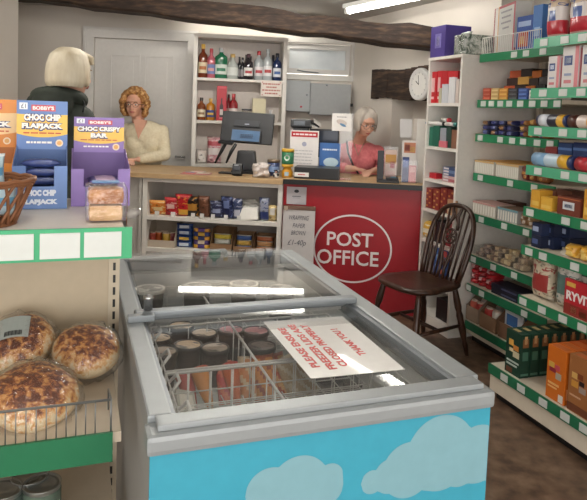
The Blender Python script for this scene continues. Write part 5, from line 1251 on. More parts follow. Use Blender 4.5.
# till: screen facing the shopkeeper, customer display on its back
p = cpos(254, 169, ZC); p = Vector((p.x, CYF+.33, ZC))
t = thing('till', 'black shop till with a large tilted screen and a small blue customer display', 'till', CT.w(p.x, p.y, ZC), CT.t)
b = B(); b.box((0, 0, .012), (.20, .2, .024), BLACK, .004); b.box((0, .0, .10), (.17, .1, .155), DGREY, .02, taper=.8); b.obj('stand', None, t)
sw, sh = .41, .245; zc = zat(248, 128, p)-ZC
b = B(); R_ = Euler((math.radians(-14), math.radians(2.0), 0)); b.box((0, 0, zc), (sw, .035, sh), mat('121318', .5), .006, rot=R_); b.box((0, -.02, zc+.035), (.2, .006, .05), mat('1e2028', .5), .002, rot=R_); sc_ = b.obj('screen', None, t)
scribble(.035, .008, mat('9aa0ac', .5), sc_, (0, -.0245, zc+.03), rot=Euler((math.radians(-14), 0, 0)), name='maker_mark')
b = B(); b.box((-.0, -.055, zc-.06), (.235, .02, .10), mat('1a1b20', .5), .003, rot=R_); b.box((0, -.0665, zc-.058), (.218, .003, .084), mat('4d6a8c', .25), rot=R_); dp = b.obj('customer_display', None, t)
scribble(.10, .006, mat('22344c', .5), dp, (0.01, -.0695, zc-.05), rows=3, rot=Euler((math.radians(-14), 0, 0)))
p2 = cpos(247, 171, ZC); t2 = thing('card_terminal', 'small black card reader in front of the till stand', 'card reader', CT.w(p2.x, CYF+.10, ZC), CT.t)
b = B(); b.box((0, 0, .045), (.075, .05, .085), BLACK, .01, rot=Euler((-.35, 0, 0))); b.obj('reader', None, t2); B().box((0, -.030, .058), (.05, .003, .03), mat('3c4048', .3), rot=Euler((-.35, 0, 0))).obj('display', None, t2)
scribble(.03, .006, mat('c8ccd4', .5), t2, (0, -.0455, .082), rot=Euler((-.35, 0, 0)), name='maker_mark')
# scanner stand
p = Vector((CT.px(226, 160, Y=CYF+.2).x, CYF+.2, ZC)); t = thing('scanner_stand', 'black folding scanner stand left of the till', 'stand', CT.w(p.x, p.y, ZC), CT.t)
def lp_(x, y, dy=0): q = CT.px(x, y, Y=p.y+dy); return (q.x-p.x, dy, q.z-ZC)
B().tube([lp_(215, 163), lp_(222, 150), lp_(226, 143)], [.007, .014, .012], BLACK, 8).obj('leg', BLACK, t); B().tube([lp_(226, 163), lp_(231, 152), lp_(236, 144)], [.007, .014, .012], BLACK, 8).obj('leg', BLACK, t)
B().box(Vector(lp_(226, 142.5)), (.11, .06, .022), BLACK, .006, rot=Euler((.1, .1, 0))).obj('head', BLACK, t)
B().box((0, .02, .006), (.10, .10, .01), BLACK, .003).obj('foot', BLACK, t)
# magazines
a = cpos(213, 167.5, ZC); t = B()
single(carton(.22, .15, .006, 'b8807c', (), (), ((.05, .5, .1, .5, 'c84a4a'), (.5, .95, .3, .9, 'd8c8b8'), (.1, .4, .6, .9, '7a8ab0'))), 'magazine', 'colourful magazine lying on the countertop left of the till', 'magazine', CT.w(a.x+.01, CYF+.09, ZC), CT.t+.1)
single(carton(.10, .08, .004, 'd8d2c8', (), (), ((.1, .9, .2, .8, 'cf9a90'),)), 'leaflet', 'small pale leaflet behind the magazine on the countertop', 'leaflet', CT.w(a.x-.02, CYF+.25, ZC), CT.t-.2)
# white plastic bag, blue roll, canister, bottle, cow
b = B(); b.pouch(.13, .09, .105, mat('cfc5c0', .5), wob=.22, nx=14, nz=14); 
for v in b.bm.verts: v.co += Vector((math.sin(v.co.z*70)*.006, math.cos(v.co.x*80)*.006, math.sin(v.co.x*60+1)*.006)); v.co.z = max(0, v.co.z)
p = Vector((CT.px(262, 160, Y=CYF+.1).x, 0, 0)); single(b, 'plastic_bag', 'crumpled white plastic bag on the countertop right of the till', 'bag', CT.w(p.x-.004, CYF+.09, ZC), CT.t+.2)
p = CT.px(274, 148, Y=CYF+.24); t = thing('round_tin', 'round dark blue tin behind the crumpled white bag', 'tin', CT.w(p.x, CYF+.25, ZC), CT.t)
B().lathe([(0, 0), (.046, 0), (.048, .1), (0, .1)], mat('2c3c66', .35), 22).obj('can', None, t); B().lathe([(.0, .101), (.05, .101), (.05, .122), (.044, .125), (0, .123)], mat('8a7a68', .3, .5), 22).obj('lid', None, t); B().lathe([(.0482, .03), (.0482, .07)], mat('7f98c0', .4), 22).obj('label_band', None, t)
p = CT.px(288, 142, Y=CYF+.12); t = thing('honey_tub', 'yellow lidded tub with a green and white label, left end of the black box', 'tub', CT.w(p.x, CYF+.14, ZC+.1035), CT.t)
B().lathe([(0, 0), (.044, 0), (.046, .004), (.046, .09), (0, .09)], mat('2d6f4c', .4), 22).obj('tub', None, t); B().lathe([(0, .0905), (.048, .0905), (.048, .108), (.044, .112), (0, .112)], mat('c9a233', .4), 22).obj('lid', None, t)
b = B(); b.lathe([(0, 0), (.022, 0), (.022, .001)], mat('dfe6df', .5), 18, (0, -.0465, .048), Rx); b.lathe([(0, .0012), (.012, .0012)], mat('3f8f5c', .5), 14, (0, -.0465, .048), Rx); b.obj('label', None, t)
t = thing('sauce_tub', 'yellow squat bottle with a pale label standing under the green tub', 'bottle', CT.w(p.x, CYF+.14, ZC), CT.t)
B().lathe([(0, 0), (.038, 0), (.042, .006), (.042, .04), (.03, .07), (.026, .078), (0, .08)], mat('c98f2a', .35), 22).obj('bottle', None, t); B().lathe([(0, .0805), (.044, .0805), (.045, .1), (0, .103)], mat('cfa038', .4), 22).obj('cap', None, t)
B().box((0, -.0425, .03), (.03, .002, .03), mat('9ab4c4', .5)).obj('label', None, t)
# toy cow
p = CT.px(277, 168, Y=CYF+.03); t = thing('toy_cow', 'small black and white cow figure at the counter edge', 'ornament', CT.w(p.x-.005, CYF+.045, ZC), CT.t)
b = B(); b.ell((0, 0, .024), (.024, .016, .022), mat('dedbd6', .6), 14); b.ell((.012, -.008, .028), (.012, .01, .012), mat('1c1a1a', .6), 10); b.ell((-.016, -.006, .02), (.01, .011, .011), mat('1c1a1a', .6), 10); b.obj('body', None, t)
b = B(); b.ell((0, -.012, .052), (.013, .012, .013), mat('1c1a1a', .6), 12); b.ell((0, -.022, .048), (.008, .006, .006), mat('d8a8a0', .6), 10); b.ell((-.014, -.01, .058), (.006, .003, .004), mat('1c1a1a', .6), 8); b.ell((.014, -.01, .058), (.006, .003, .004), mat('dedbd6', .6), 8); b.obj('head', None, t)
# long black box with a white and red label
a = CT.px(294, 170, Y=CYF+.05); c = CT.px(339, 172, Y=CYF+.05); w = c.x-a.x
t = thing('cash_drawer', 'long low black box on the post office counter with a white label', 'box', CT.w((a.x+c.x)/2, CYF+.16, ZP), CT.t)
B().box((0, 0, .042), (w, .2, .084), mat('151518', .35), .004).obj('box', None, t)
B().box((-w*.33, -.1015, .03), (w*.32, .002, .032), mat('dedcda', .5)).obj('label', None, t); scribble(w*.16, .008, mat('b8303a', .5), t, (-w*.33, -.1028, .03), name='red_mark')
# post office poster stand
a = CT.px(290, 145, Y=CYF+.30); c = CT.px(318.5, 147, Y=CYF+.30); w = c.x-a.x; zt_ = CT.px(304, 130.5, Y=CYF+.30).z-ZP
t = thing('poster_stand', 'white poster with a red header strip standing behind the black box', 'poster', CT.w((a.x+c.x)/2, CYF+.30, ZP), CT.t)
B().box((0, 0, zt_/2), (w, .004, zt_), mat('dcd8d6', .5)).obj('poster', None, t); B().box((0, .03, .006), (w, .08, .008), CLEAR).obj('foot', None, t)
q = B().box((0, -.003, zt_-.03), (w*.92, .001, .04), mat('b01c28', .5)).obj('header_strip', None, t); scribble(w*.8, .012, mat('eae0e0', .5), q, (0, -.0038, zt_-.03))
q = B().lathe([(0, 0), (.018, 0)], mat('9a9cb0', .5), 20, (0, -.0028, zt_*.70), Rx); q.obj('logo', None, t)
for k in range(5): scribble(w*(.7-.05*(k % 3)), .006, mat('a8a6aa', .6), t, (-w*.05, -.0024, zt_*(.55-.07*k)), name='small_print')
# printer on the back shelf and monitor
p = CT.px(301, 150, Y=CYF+.56)
t = thing('label_printer', 'dark receipt printer with a small screen above the poster', 'printer', CT.w(p.x, CYF+.52, ZP), CT.t); zz = CT.px(301, 128, Y=CYF+.52).z-ZP
b = B(); b.box((0, 0, zz/2), (.12, .10, zz), mat('2c2d31', .5), .004); b.box((.0, 0, zz+.035), (.165, .12, .066), mat('1d1e21', .4), .012, rot=Euler((-.1, 0, 0))); b.obj('body', None, t)
B().box((-.01, -.064, zz+.04), (.09, .004, .035), mat('5a6068', .3), rot=Euler((-.1, 0, 0))).obj('screen', None, t)
b = B()
for k in range(3): b.box((.105+.012*k, -.02, zz+.03+.008*k), (.07, .06, .004), mat(('d8d6d2', '2a2a2e', 'c8c4c0')[k], .6), rot=Euler((.5, .35+.1*k, .2*k)))
b.obj('receipt', None, t)
p = CT.px(322, 150, Y=CYF+.60)
t = thing('computer_monitor', 'dark computer monitor standing behind the blue poster', 'monitor', CT.w(p.x+.015, CYF+.585, ZP), CT.t); zz = CT.px(322, 129, Y=CYF+.585).z-ZP
b = B(); b.box((0, 0, zz-.115), (.24, .025, .23), mat('17191f', .4), .004); b.obj('display', None, t); B().box((0, -.0132, zz-.112), (.22, .001, .2), mat('232c3c', .2)).obj('screen', None, t); b = B(); b.box((0, .0, (zz-.232)/2), (.04, .02, zz-.232), BLACK); b.obj('stand', None, t)
# blue poster
a = CT.px(319.5, 150, Y=CYF+.34); c = CT.px(340.5, 150, Y=CYF+.34); w = c.x-a.x; zt_ = CT.px(330, 143, Y=CYF+.34).z-ZP
t = thing('travel_leaflet', 'bright blue leaflet stand behind the black box', 'leaflet', CT.w((a.x+c.x)/2, CYF+.34, ZP), CT.t); B().box((0, 0, zt_/2), (w, .006, zt_), mat('2f62a4', .4)).obj('leaflet', None, t)
scribble(w*.7, .012, mat('d8e4f0', .5), t, (.0, -.0034, zt_*.8)); b = B(); b.ell((0.01, -.0035, zt_*.42), (w*.36, .001, zt_*.14), mat('b9d0dc', .5), 16); b.obj('picture', None, t)
# acrylic screen with its square sticker
p = CT.px(346, 155, Y=CYF+.12); x0_ = CT.px(339.5, 150, Y=CYF+.12).x-p.x; x1_ = CT.px(352, 150, Y=CYF+.12).x-p.x; zt_ = CT.px(346, 113, Y=CYF+.12).z-ZP
t = thing('acrylic_screen', 'narrow clear acrylic panel standing on the post office counter', 'screen', CT.w(p.x, CYF+.12, ZP), CT.t)
B().b2(x0_, x1_, -.003, .003, .008, zt_-.002, CLEAR).obj('panel', CLEAR, t); B().b2(x0_, x1_, -.04, .05, 0, .0075, CLEAR).obj('foot', CLEAR, t)
a = CT.px(332, 122, Y=CYF+.115); c = CT.px(351.5, 122, Y=CYF+.115); w = c.x-a.x; h = CT.px(342, 113.5, Y=CYF+.115).z-CT.px(342, 131, Y=CYF+.115).z; zc = CT.px(342, 122.3, Y=CYF+.115).z
o = B().b2(-w/2, w/2, -.002, 0, -h/2, h/2, mat('dcd8d4', .5)).obj('notice_card', None, None, CT.w((a.x+c.x)/2, CYF+.1145, zc), CT.t); tag(o, 'white square card with a small blue sketch on the acrylic panel', 'card')
b = B(); b.ell((.0, -.0025, .0), (w*.28, .0008, h*.15), mat('c0b4ac', .5), 14, Euler((0, .3, 0))); b.ell((0.01, -.0033, -.02), (w*.18, .0008, h*.07), mat('5c84a8', .5), 12, Euler((0, .4, 0))); b.obj('sketch', None, o)
scribble(w*.5, .006, mat('807c80', .5), o, (0, -.0024, h*.3))
# papers in front of the clerk
for k, (x, y, c, yaw, lab) in enumerate(((362, 167, 'dcdce0', .1, 'white form lying in front of the grey haired clerk'), (357, 165, '8ea8c8', -.15, 'pale blue form under the clerk\'s hands'))):
    p = CT.px(x, y, Z=ZP); single(B().box((0, 0, .001), (.19, .12, .0016), mat(c, .6)), 'paper_form', lab, 'paper', CT.w(p.x, p.y, ZP+.0005+.002*(1-k)), CT.t+yaw)
# dark card stand / payment terminal
p = CT.px(386, 175, Y=CYF+.10); t = thing('payment_terminal', 'black card payment terminal with an upright back on the post office counter', 'card reader', CT.w(p.x, CYF+.1, ZP), CT.t)
a = CT.px(377.5, 160, Y=CYF+.1).x-p.x; c = CT.px(384, 160, Y=CYF+.1).x-p.x; zt_ = CT.px(381, 150.5, Y=CYF+.1).z-ZP
B().b2(a, c, -.02, .02, .012, zt_, mat('1c1c20', .4), bev=.003).obj('back_plate', None, t)
c2_ = CT.px(400, 160, Y=CYF+.1).x-p.x; B().box(((a+c2_)/2, -.01, .010), (c2_-a, .10, .02), mat('18181b', .4), .004).obj('base', None, t); b = B(); b.box((c2_*.45, -.02, .031), (.09, .05, .016), mat('232327', .4), .004, rot=Euler((.1, 0, 0))); b.obj('keypad', None, t)
B().box((c2_*.55, -.022, .0412), (.04, .02, .002), mat('4f8fa8', .4), rot=Euler((.1, 0, 0))).obj('display', None, t)
# leaflets in clear holders
def holder(x0, x1, yt, Y, label, leaf, extra=None, yb_=None):
    a = CT.px(x0, 160, Y=Y); c = CT.px(x1, 160, Y=Y); w = c.x-a.x; zt_ = CT.px((x0+x1)/2, yt, Y=Y).z-ZP
    t = thing('leaflet_holder', label, 'leaflet holder', CT.w((a.x+c.x)/2, Y, ZP), CT.t)
    b = B(); b.b2(-w/2, w/2, -.03, -.027, .004, zt_*.55, CLEAR); b.b2(-w/2, w/2, .03, .033, .004, zt_, CLEAR); b.b2(-w/2, -w/2+.003, -.0265, .0295, .004, zt_*.55, CLEAR); b.b2(w/2-.003, w/2, -.0265, .0295, .004, zt_*.55, CLEAR); b.b2(-w/2, w/2, -.03, .033, 0, .0035, CLEAR); b.obj('acrylic_case', CLEAR, t)
    return t, w, zt_
t, w, z_ = holder(384, 397.5, 147, CYF+.2, 'clear leaflet holder with orange and red leaflets beside the card terminal', None)
lf_ = single(carton(w*.88, .006, z_*.9, 'c9b0a4', ((.05, .95, .55, .85, 'b8863a'), (.45, .85, .4, .62, 'a83038'), (.1, .9, .08, .3, 'd8b4ae'))), 'leaflet', 'orange and red leaflet in the holder beside the card terminal', 'leaflet', CT.w(CT.px(390.8, 160, Y=CYF+.2).x, CYF+.2, ZP+.004), CT.t)
t, w, z_ = holder(401.5, 417.5, 142, CYF+.14, 'clear leaflet holder at the right end of the post office counter', None)
xx_ = CT.px(409.5, 160, Y=CYF+.14).x
single(carton(w*.9, .005, z_*1.02, 'd5cec8', ((.1, .9, .7, .95, 'c07a58'), (.15, .5, .75, .9, '8c3a38'), (.5, .85, .72, .85, 'd8a860'))), 'leaflet', 'leaflet with a warm coloured picture at the back of the right holder', 'leaflet', CT.w(xx_, CYF+.165, ZP+.004), CT.t)
single(carton(w*.42, .004, z_*.62, '2f3f74', ((.1, .9, .6, .9, '4a64a8'),)), 'leaflet', 'dark blue leaflet in the right holder', 'leaflet', CT.w(xx_-w*.23, CYF+.12, ZP+.004), CT.t)
single(carton(w*.46, .004, z_*.42, 'd08a90', ((.1, .9, .6, .9, 'dcb0b0'),)), 'leaflet', 'pink leaflet at the front of the right holder', 'leaflet', CT.w(xx_+w*.2, CYF+.12, ZP+.004), CT.t)
a = CT.px(399.5, 140, Y=CYF+.45); c = CT.px(414.5, 140, Y=CYF+.45); zt_ = CT.px(407, 119, Y=CYF+.45).z-ZP
t = thing('acrylic_screen', 'taller clear acrylic panel at the back right of the post office counter', 'screen', CT.w((a.x+c.x)/2, CYF+.45, ZP), CT.t); B().b2(-(c.x-a.x)/2, (c.x-a.x)/2, -.003, .003, .006, zt_, CLEAR).obj('panel', CLEAR, t); B().b2(-(c.x-a.x)/2, (c.x-a.x)/2, -.03, .03, 0, .0055, CLEAR).obj('foot', CLEAR, t)
# notice on the red front and the handwritten board
a = CT.px(287, 186.5, Y=CYF+.014); c = CT.px(306, 205, Y=CYF+.014); w = c.x-a.x; h = a.z-c.z
o = B().b2(-w/2, w/2, -.001, .0015, -h/2, h/2, mat('b9b4b8', .5)).obj('paper_notice', None, None, CT.w((a.x+c.x)/2, CYF+.0165, (a.z+c.z)/2), CT.t); tag(o, 'grey white notice with a small black crest fixed to the red counter front', 'notice')
b = B(); b.ell((0, -.0016, h*.26), (.018, .0006, .012), mat('26262c', .5), 14); b.b2(-w*.22, w*.22, -.0018, -.0012, -h*.06, -h*.02, mat('4a4a52', .5)); b.b2(-w*.18, w*.18, -.0018, -.0012, -h*.14, -h*.115, mat('8a8a92', .5)); b.obj('crest', None, o)
a = CT.px(283.5, 206, Y=CYF-.06); c = CT.px(315.5, 207, Y=CYF-.06); w = c.x-a.x; ht = a.z-.003
t = thing('handwritten_board', 'white board with handwritten wrapping paper price leaning on the red counter', 'sign', CT.w((a.x+c.x)/2, CYF-.06, .001), CT.t)
b = B(); b.box((0, 0, ht/2), (w, .012, ht), mat('c9c5c4', .55), .002); bo = b.obj('board', None, t); b = B(); b.box((0, -.001, ht-.006), (w*1.02, .018, .03), mat('6f5346', .7), .004); b.box((-w*.42, -.008, ht-.012), (.03, .01, .03), mat('a89888', .6), .003); b.obj('top_edge', None, t)
INK = mat('4a4c58', .6)
for k, (l, wf, zf) in enumerate((('WRAPPING', .62, .10), ('PAPER', .38, .175), ('BROWN', .46, .245), ('£1-40p', .58, .345))): text(l, .05, INK, bo, (-.0 if k != 3 else -.01, -.0068, ht-ht*zf), width=w*wf, height=.032 if k < 3 else .05, shear=.3, thick=.0003, name='handwriting')
# ================================================================== people
def cap(b, p, q, r0, r1, m=None, seg=14, steps=6):
    p = Vector(p); q = Vector(q)
    n = max(3, steps); pts = []; rs = []
    d = (q-p).normalized()
    pts.append(p-d*r0*.9); rs.append(r0*.3); pts.append(p-d*r0*.5); rs.append(r0*.8)
    for i in range(n+1): pts.append(p.lerp(q, i/n)); rs.append(r0+(r1-r0)*i/n)
    pts.append(q+d*r1*.5); rs.append(r1*.82); pts.append(q+d*r1*.9); rs.append(r1*.35)
    b.tube(pts, rs, m, seg)
def limb(b, pts, rs, k=0):
    for i in range(len(pts)-1): cap(b, pts[i], pts[i+1], rs[i], rs[i+1])
def fuse(o, vox, sm=8):
    m = o.modifiers.new('fuse', 'REMESH'); m.mode = 'VOXEL'; m.voxel_size = vox; m.use_smooth_shade = True
    s = o.modifiers.new('soften', 'SMOOTH'); s.factor = .5; s.iterations = sm
    return o
SKIN = ramp_mat('skin', [(.3, 'cf9a82'), (.7, 'dbab94')], 6, .55)
def hand(b, w, d, up, side, curl=.5, sc=1.0):
    """w wrist, d direction of fingers, up back-of-hand normal, side towards thumb"""
    w = Vector(w); d = Vector(d).normalized(); up = Vector(up).normalized(); side = Vector(side).normalized()
    pc = w+d*.045*sc
    for k in (-1.5, -.5, .5, 1.5): cap(b, w+d*.012*sc+side*k*.010*sc, w+d*.085*sc+side*k*.019*sc, .014*sc, .011*sc, seg=10, steps=3)
    for k, L in ((-1.5, .058), (-.5, .072), (.5, .076), (1.5, .068)):
        a = w+d*.085*sc+side*k*.019*sc; e1 = (d*math.cos(curl*.5)-up*math.sin(curl*.5)); e2 = (d*math.cos(curl*1.3)-up*math.sin(curl*1.3)); e3 = (d*math.cos(curl*1.9)-up*math.sin(curl*1.9))
        p1 = a+e1*L*.45*sc; p2 = p1+e2*L*.32*sc; p3 = p2+e3*L*.23*sc
        limb(b, (a, p1, p2, p3), (.0092*sc, .0086*sc, .0078*sc, .0068*sc))
    a = w+d*.025*sc+side*.028*sc; p1 = a+(d*.6+side*.75-up*.25).normalized()*.036*sc; p2 = p1+(d*.85+side*.35-up*.3).normalized()*.03*sc
    limb(b, (a, p1, p2), (.013*sc, .0105*sc, .0085*sc))
def head(b, c, R, s=1.0, chin=1.0):
    """c centre of the skull, R head rotation; face looks along local -y"""
    c = Vector(c)
    def P(x, y, z): return c + R @ Vector((x*s, y*s, z*s))
    E = R.to_euler()
    def el(p, r): b.ell(P(*p), tuple(v*s for v in r), None, 20, E)
    el((0, .012, .03), (.074, .092, .080)); el((0, -.028, -.025), (.060, .062, .075)); el((0, -.045, -.078), (.034, .032, .026)); el((0, -.02, -.055), (.052, .052, .045))
    el((-.034, -.066, -.03), (.022, .018, .022)); el((.034, -.066, -.03), (.022, .018, .022))
    cap(b, P(0, -.088, .012), P(0, -.104, -.026), .009*s, .013*s, seg=10, steps=3); el((-.011, -.098, -.030), (.008, .009, .007)); el((.011, -.098, -.030), (.008, .009, .007))
    el((0, -.084, -.055), (.024, .011, .010)); el((0, -.076, .040), (.05, .016, .012))
    for s_ in (-1, 1): el((s_*.076, .012, -.005), (.009, .018, .03))
def face_parts(t, c, R, s=1.0, glasses='2a2226', lips='b5675e', brows='8a6a50', gl=True):
    c = Vector(c); E = R.to_euler()
    def P(x, y, z): return c + R @ Vector((x*s, y*s, z*s))
    for s_ in (-1, 1):
        e = B(); e.ell(P(s_*.030, -.077, .006), (.0125*s, .009*s, .0075*s), mat('d9d2cc', .3), 12, E); e.ell(P(s_*.030, -.0845, .005), (.0052*s, .003*s, .0055*s), mat('2c221e', .2), 8, E); e.obj('eye', None, t)
        e = B(); e.tube([P(s_*.014, -.09, .024), P(s_*.03, -.0905, .030), P(s_*.048, -.083, .024)], [.002*s, .0035*s, .002*s], mat(brows, .8), 6); e.obj('eyebrow', None, t)
    e = B(); e.tube([P(-.022, -.087, -.056), P(-.008, -.0965, -.0535), P(.008, -.0965, -.0535), P(.022, -.087, -.056)], [.002*s, .0042*s, .0042*s, .002*s], mat(lips, .45), 8); e.tube([P(-.018, -.088, -.059), P(0, -.0965, -.062), P(.018, -.088, -.059)], [.002*s, .0048*s, .002*s], mat(lips, .45), 8); e.obj('mouth', None, t)
    if gl:
        e = B(); gm = mat(glasses, .3)
        for s_ in (-1, 1):
            e.tube([P(s_*.032+.025*math.cos(a), -.100, .004+.019*math.sin(a)) for a in [2*PI*k/18 for k in range(18)]], .0015*s, gm, 6, closed=True)
            e.tube([P(s_*.057, -.099, .008), P(s_*.078, -.03, .008), P(s_*.082, .012, .004)], .002*s, gm, 6)
        e.tube([P(-.008, -.101, .008), P(.008, -.101, .008)], .002*s, gm, 6); e.obj('glasses', None, t)
def person(label, loc, rz): return thing('person', label, 'person', loc, rz)
def RE(x, y, z): return Euler((x, y, z)).to_matrix()

# ---- woman behind the wooden counter: curly ginger hair, cream sweater, forearms on the counter
wp = W.px(144, 120, Y=5.28)
t = person('woman with curly ginger hair, glasses and cream sweater leaning on the wooden counter', (wp.x-.035, 5.42, 0), -.08)
hc = Vector((-.065, -.06, 1.452)); HR = RE(.04, .0, .10)
body = B(); head(body, hc, HR, .98); cap(body, (-.06, -.02, 1.40), (-.045, .02, 1.27), .048, .056)
body.ell((0, .03, 1.20), (.17, .10, .12)); body.ell((0, .04, 1.02), (.14, .10, .17)); body.ell((0, .05, .86), (.165, .12, .13))
for s_ in (-1, 1):
    limb(body, ((s_*.09, .05, .84), (s_*.10, .04, .47), (s_*.10, .07, .09)), (.085, .058, .04)); cap(body, (s_*.10, .06, .04), (s_*.10, -.08, .03), .036, .03)
AL = {-1: ((-.16, .03, 1.245), (-.225, -.02, 1.03), (-.10, -.20, .998)), 1: ((.16, .03, 1.245), (.205, -.04, 1.03), (.03, -.22, 1.0))}
for s_ in (-1, 1): limb(body, AL[s_], (.045, .036, .024))
hand(body, (-.10, -.20, .998), (.6, -.55, -.05), (0, -.1, 1), (.6, .6, 0), .5, .95); hand(body, (.03, -.22, 1.0), (-.72, -.35, .0), (0, -.1, 1), (-.35, .8, 0), .5, .95)
fuse(body.obj('body', SKIN, t), .0055, 6)
SW_ = ramp_mat('cream_knit', [(.35, 'd8ccae'), (.65, 'e3d9bf')], 60, .85, bump=.15)
b = B(); b.ell((0, .03, 1.20), (.195, .125, .125)); b.ell((0, .04, 1.05), (.175, .125, .2)); b.ell((0, .05, .86), (.19, .14, .14)); b.ell((-.0, .03, 1.265), (.14, .08, .045))
for s_ in (-1, 1): b.ell((s_*.07, -.05, 1.12), (.07, .045, .065)); limb(b, AL[s_][:1]+(AL[s_][1],)+(Vector(AL[s_][1]).lerp(Vector(AL[s_][2]), .86),), (.052, .052, .042))
sw = fuse(b.obj('sweater', SW_, t), .009, 8)
b = B(); b.slab([(-.10, -.001), (0.0, -.001), (.035, -.001)], 0, .001) ; b.bm.free()
# skin showing in the V neck
b = B(); pts = [(-.062, 1.325), (.040, 1.325), (.036, 1.28), (-.012, 1.165), (-.05, 1.27)]
vs = [b.bm.verts.new((x, -.083-.15*(1.30-z)+.0, z)) for x, z in pts]; b.bm.faces.new(vs); vs2 = [b.bm.verts.new((x, -.03, z)) for x, z in pts]; b.bm.faces.new(vs2[::-1])
for i in range(5): b.bm.faces.new((vs[i], vs2[i], vs2[(i+1) % 5], vs[(i+1) % 5]))
b.obj('neckline', SKIN, t)
b = B(); b.lathe([(.075, 0), (.082, .012), (.075, .02)], SW_, 20); b.bm.free()
HAIRG = ramp_mat('ginger_curls', [(.3, '6a4426'), (.5, 'a5733f'), (.68, 'd4ab74')], 42, .6, detail=4)
b = B(); random.seed(3)
for k in range(170):
    a = random.uniform(0, 2*PI); el_ = random.uniform(-.95, 1.35)
    x, y, z = math.cos(a)*math.cos(el_), math.sin(a)*math.cos(el_), math.sin(el_)
    if y < -.28 and z < .52 and abs(x) < .66: continue
    if y < -.6 and z < .75: continue
    r = (.102, .108, .114); p = HR @ Vector((x*r[0]*(1.12 if z < .2 else 1), .02+y*r[1], .022+z*r[2]*(1.05 if z > 0 else 1.28))) + hc
    b.ell(p, (random.uniform(.018, .031),)*3, None, 8)
b.ell(hc+HR @ Vector((0, .03, .035)), (.086, .092, .092), None, 16, HR.to_euler())
fuse(b.obj('hair', HAIRG, t), .006, 2)
face_parts(t, hc, HR, .98, '4a3428')

# ---- clerk behind the post office counter: grey bob, glasses, pink cardigan, looking down
wp = W.px(366, 130, Y=5.2)
t = person('clerk with grey hair and glasses in a pink top, looking down at papers', (.585, 5.31, 0), -.10)
hc = Vector((.015, -.17, 1.375)); HR = RE(.40, .0, .42)
body = B(); head(body, hc, HR, .97); cap(body, hc+Vector((-.02, .06, -.06)), (-.035, .02, 1.19), .048, .056)
body.ell((-.03, .03, 1.11), (.16, .10, .12)); body.ell((0, .06, .92), (.15, .11, .17)); body.ell((0, .08, .72), (.175, .15, .12))
for s_ in (-1, 1):
    limb(body, ((s_*.09, .08, .70), (s_*.10, .06, .42), (s_*.10, .08, .09)), (.085, .058, .04)); cap(body, (s_*.10, .07, .04), (s_*.10, -.06, .03), .036, .03)
AL = {-1: ((-.19, .02, 1.14), (-.25, -.10, .99), (-.06, -.26, 1.0)), 1: ((.13, .02, 1.14), (.215, -.10, 1.0), (.09, -.30, .995))}
for s_ in (-1, 1): limb(body, AL[s_], (.045, .036, .025))
hand(body, (-.06, -.26, 1.0), (.85, -.35, -.08), (0, -.1, 1), (.3, .9, 0), .45, .95); hand(body, (.09, -.30, .995), (-.4, -.7, -.08), (0, -.1, 1), (-.8, .4, 0), .5, .95)
fuse(body.obj('body', SKIN, t), .0055, 6)
PINK = ramp_mat('pink_knit', [(.35, 'c4656a'), (.65, 'd47a7c')], 40, .8, bump=.1)
b = B(); b.ell((-.03, .03, 1.10), (.20, .125, .12)); b.ell((-.01, .05, .93), (.185, .14, .2)); b.ell((0, .08, .74), (.195, .165, .12)); b.ell((-.03, .02, 1.165), (.14, .08, .045))
for s_ in (-1, 1): limb(b, (AL[s_][0], AL[s_][1], Vector(AL[s_][1]).lerp(Vector(AL[s_][2]), .55)), (.053, .054, .048)); b.ell((s_*.07-.03, -.06, 1.04), (.07, .05, .07))
fuse(b.obj('cardigan', PINK, t), .009, 8)
b = B(); b.ell((0, .08, .70), (.185, .155, .12)); limb(b, ((-.09, .08, .68), (-.10, .06, .42), (-.10, .08, .11)), (.105, .082, .06)); limb(b, ((.09, .08, .68), (.10, .06, .42), (.10, .08, .11)), (.105, .082, .06))
fuse(b.obj('trousers', mat('2a2c38', .8), t), .012, 6)
b = B(); b.tube([(-.135, -.075, 1.215), (-.12, -.112, 1.12), (-.075, -.13, 1.02), (-.02, -.128, .94)], .008, mat('1b1b20', .6), 8); b.obj('bag_strap', None, t)
b = B(); b.tube([(-.075, -.078, 1.20), (-.035, -.118, 1.10), (0.01, -.085, 1.20)], .0035, mat('7d8a6a', .5), 6); b.obj('necklace', None, t)
GREY = ramp_mat('grey_hair', [(.3, '9c9288'), (.7, 'c4bbb0')], 14, .55, (1, 1, .25))
def bob(b, hc, HR, s, drop, fringe=True):
    random.seed(5); n = 34
    for k in range(n):
        a = -PI*.5 + 2*PI*(k+.5)/n
        if math.sin(a) < -.62: continue
        x, y = math.cos(a), math.sin(a)
        dr = drop*(1 if y > -.3 else .82)
        pts = []
        for j, (rr, z) in enumerate(((.15, .118), (.55, .108), (.88, .078), (1.03, .03), (1.08, -.02), (1.07, -.06), (.98, -dr))):
            pts.append(hc+HR @ Vector((x*.083*rr*s, (.016+y*.096*rr)*s, z*s)))
        b.tube(pts, [.014, .02, .021, .02, .019, .017, .010], None, 8)
    b.ell(hc+HR @ Vector((0, .02*s, .04*s)), (.084*s, .098*s, .082*s), None, 16, HR.to_euler())
    # fringe swept across the forehead
    for k in range(7 if fringe else 0):
        x = -.055+.018*k; b.tube([hc+HR @ Vector((x*.5*s, -.03*s, .112*s)), hc+HR @ Vector((x*s, -.078*s, .085*s)), hc+HR @ Vector(((x*1.15+.006)*s, -.086*s, .052*s))], [.016, .016, .008], None, 8)
b = B(); bob(b, hc, HR, .94, .055, fringe=False); fuse(b.obj('hair', GREY, t), .006, 3)
face_parts(t, hc, HR, .97, '2a2226')
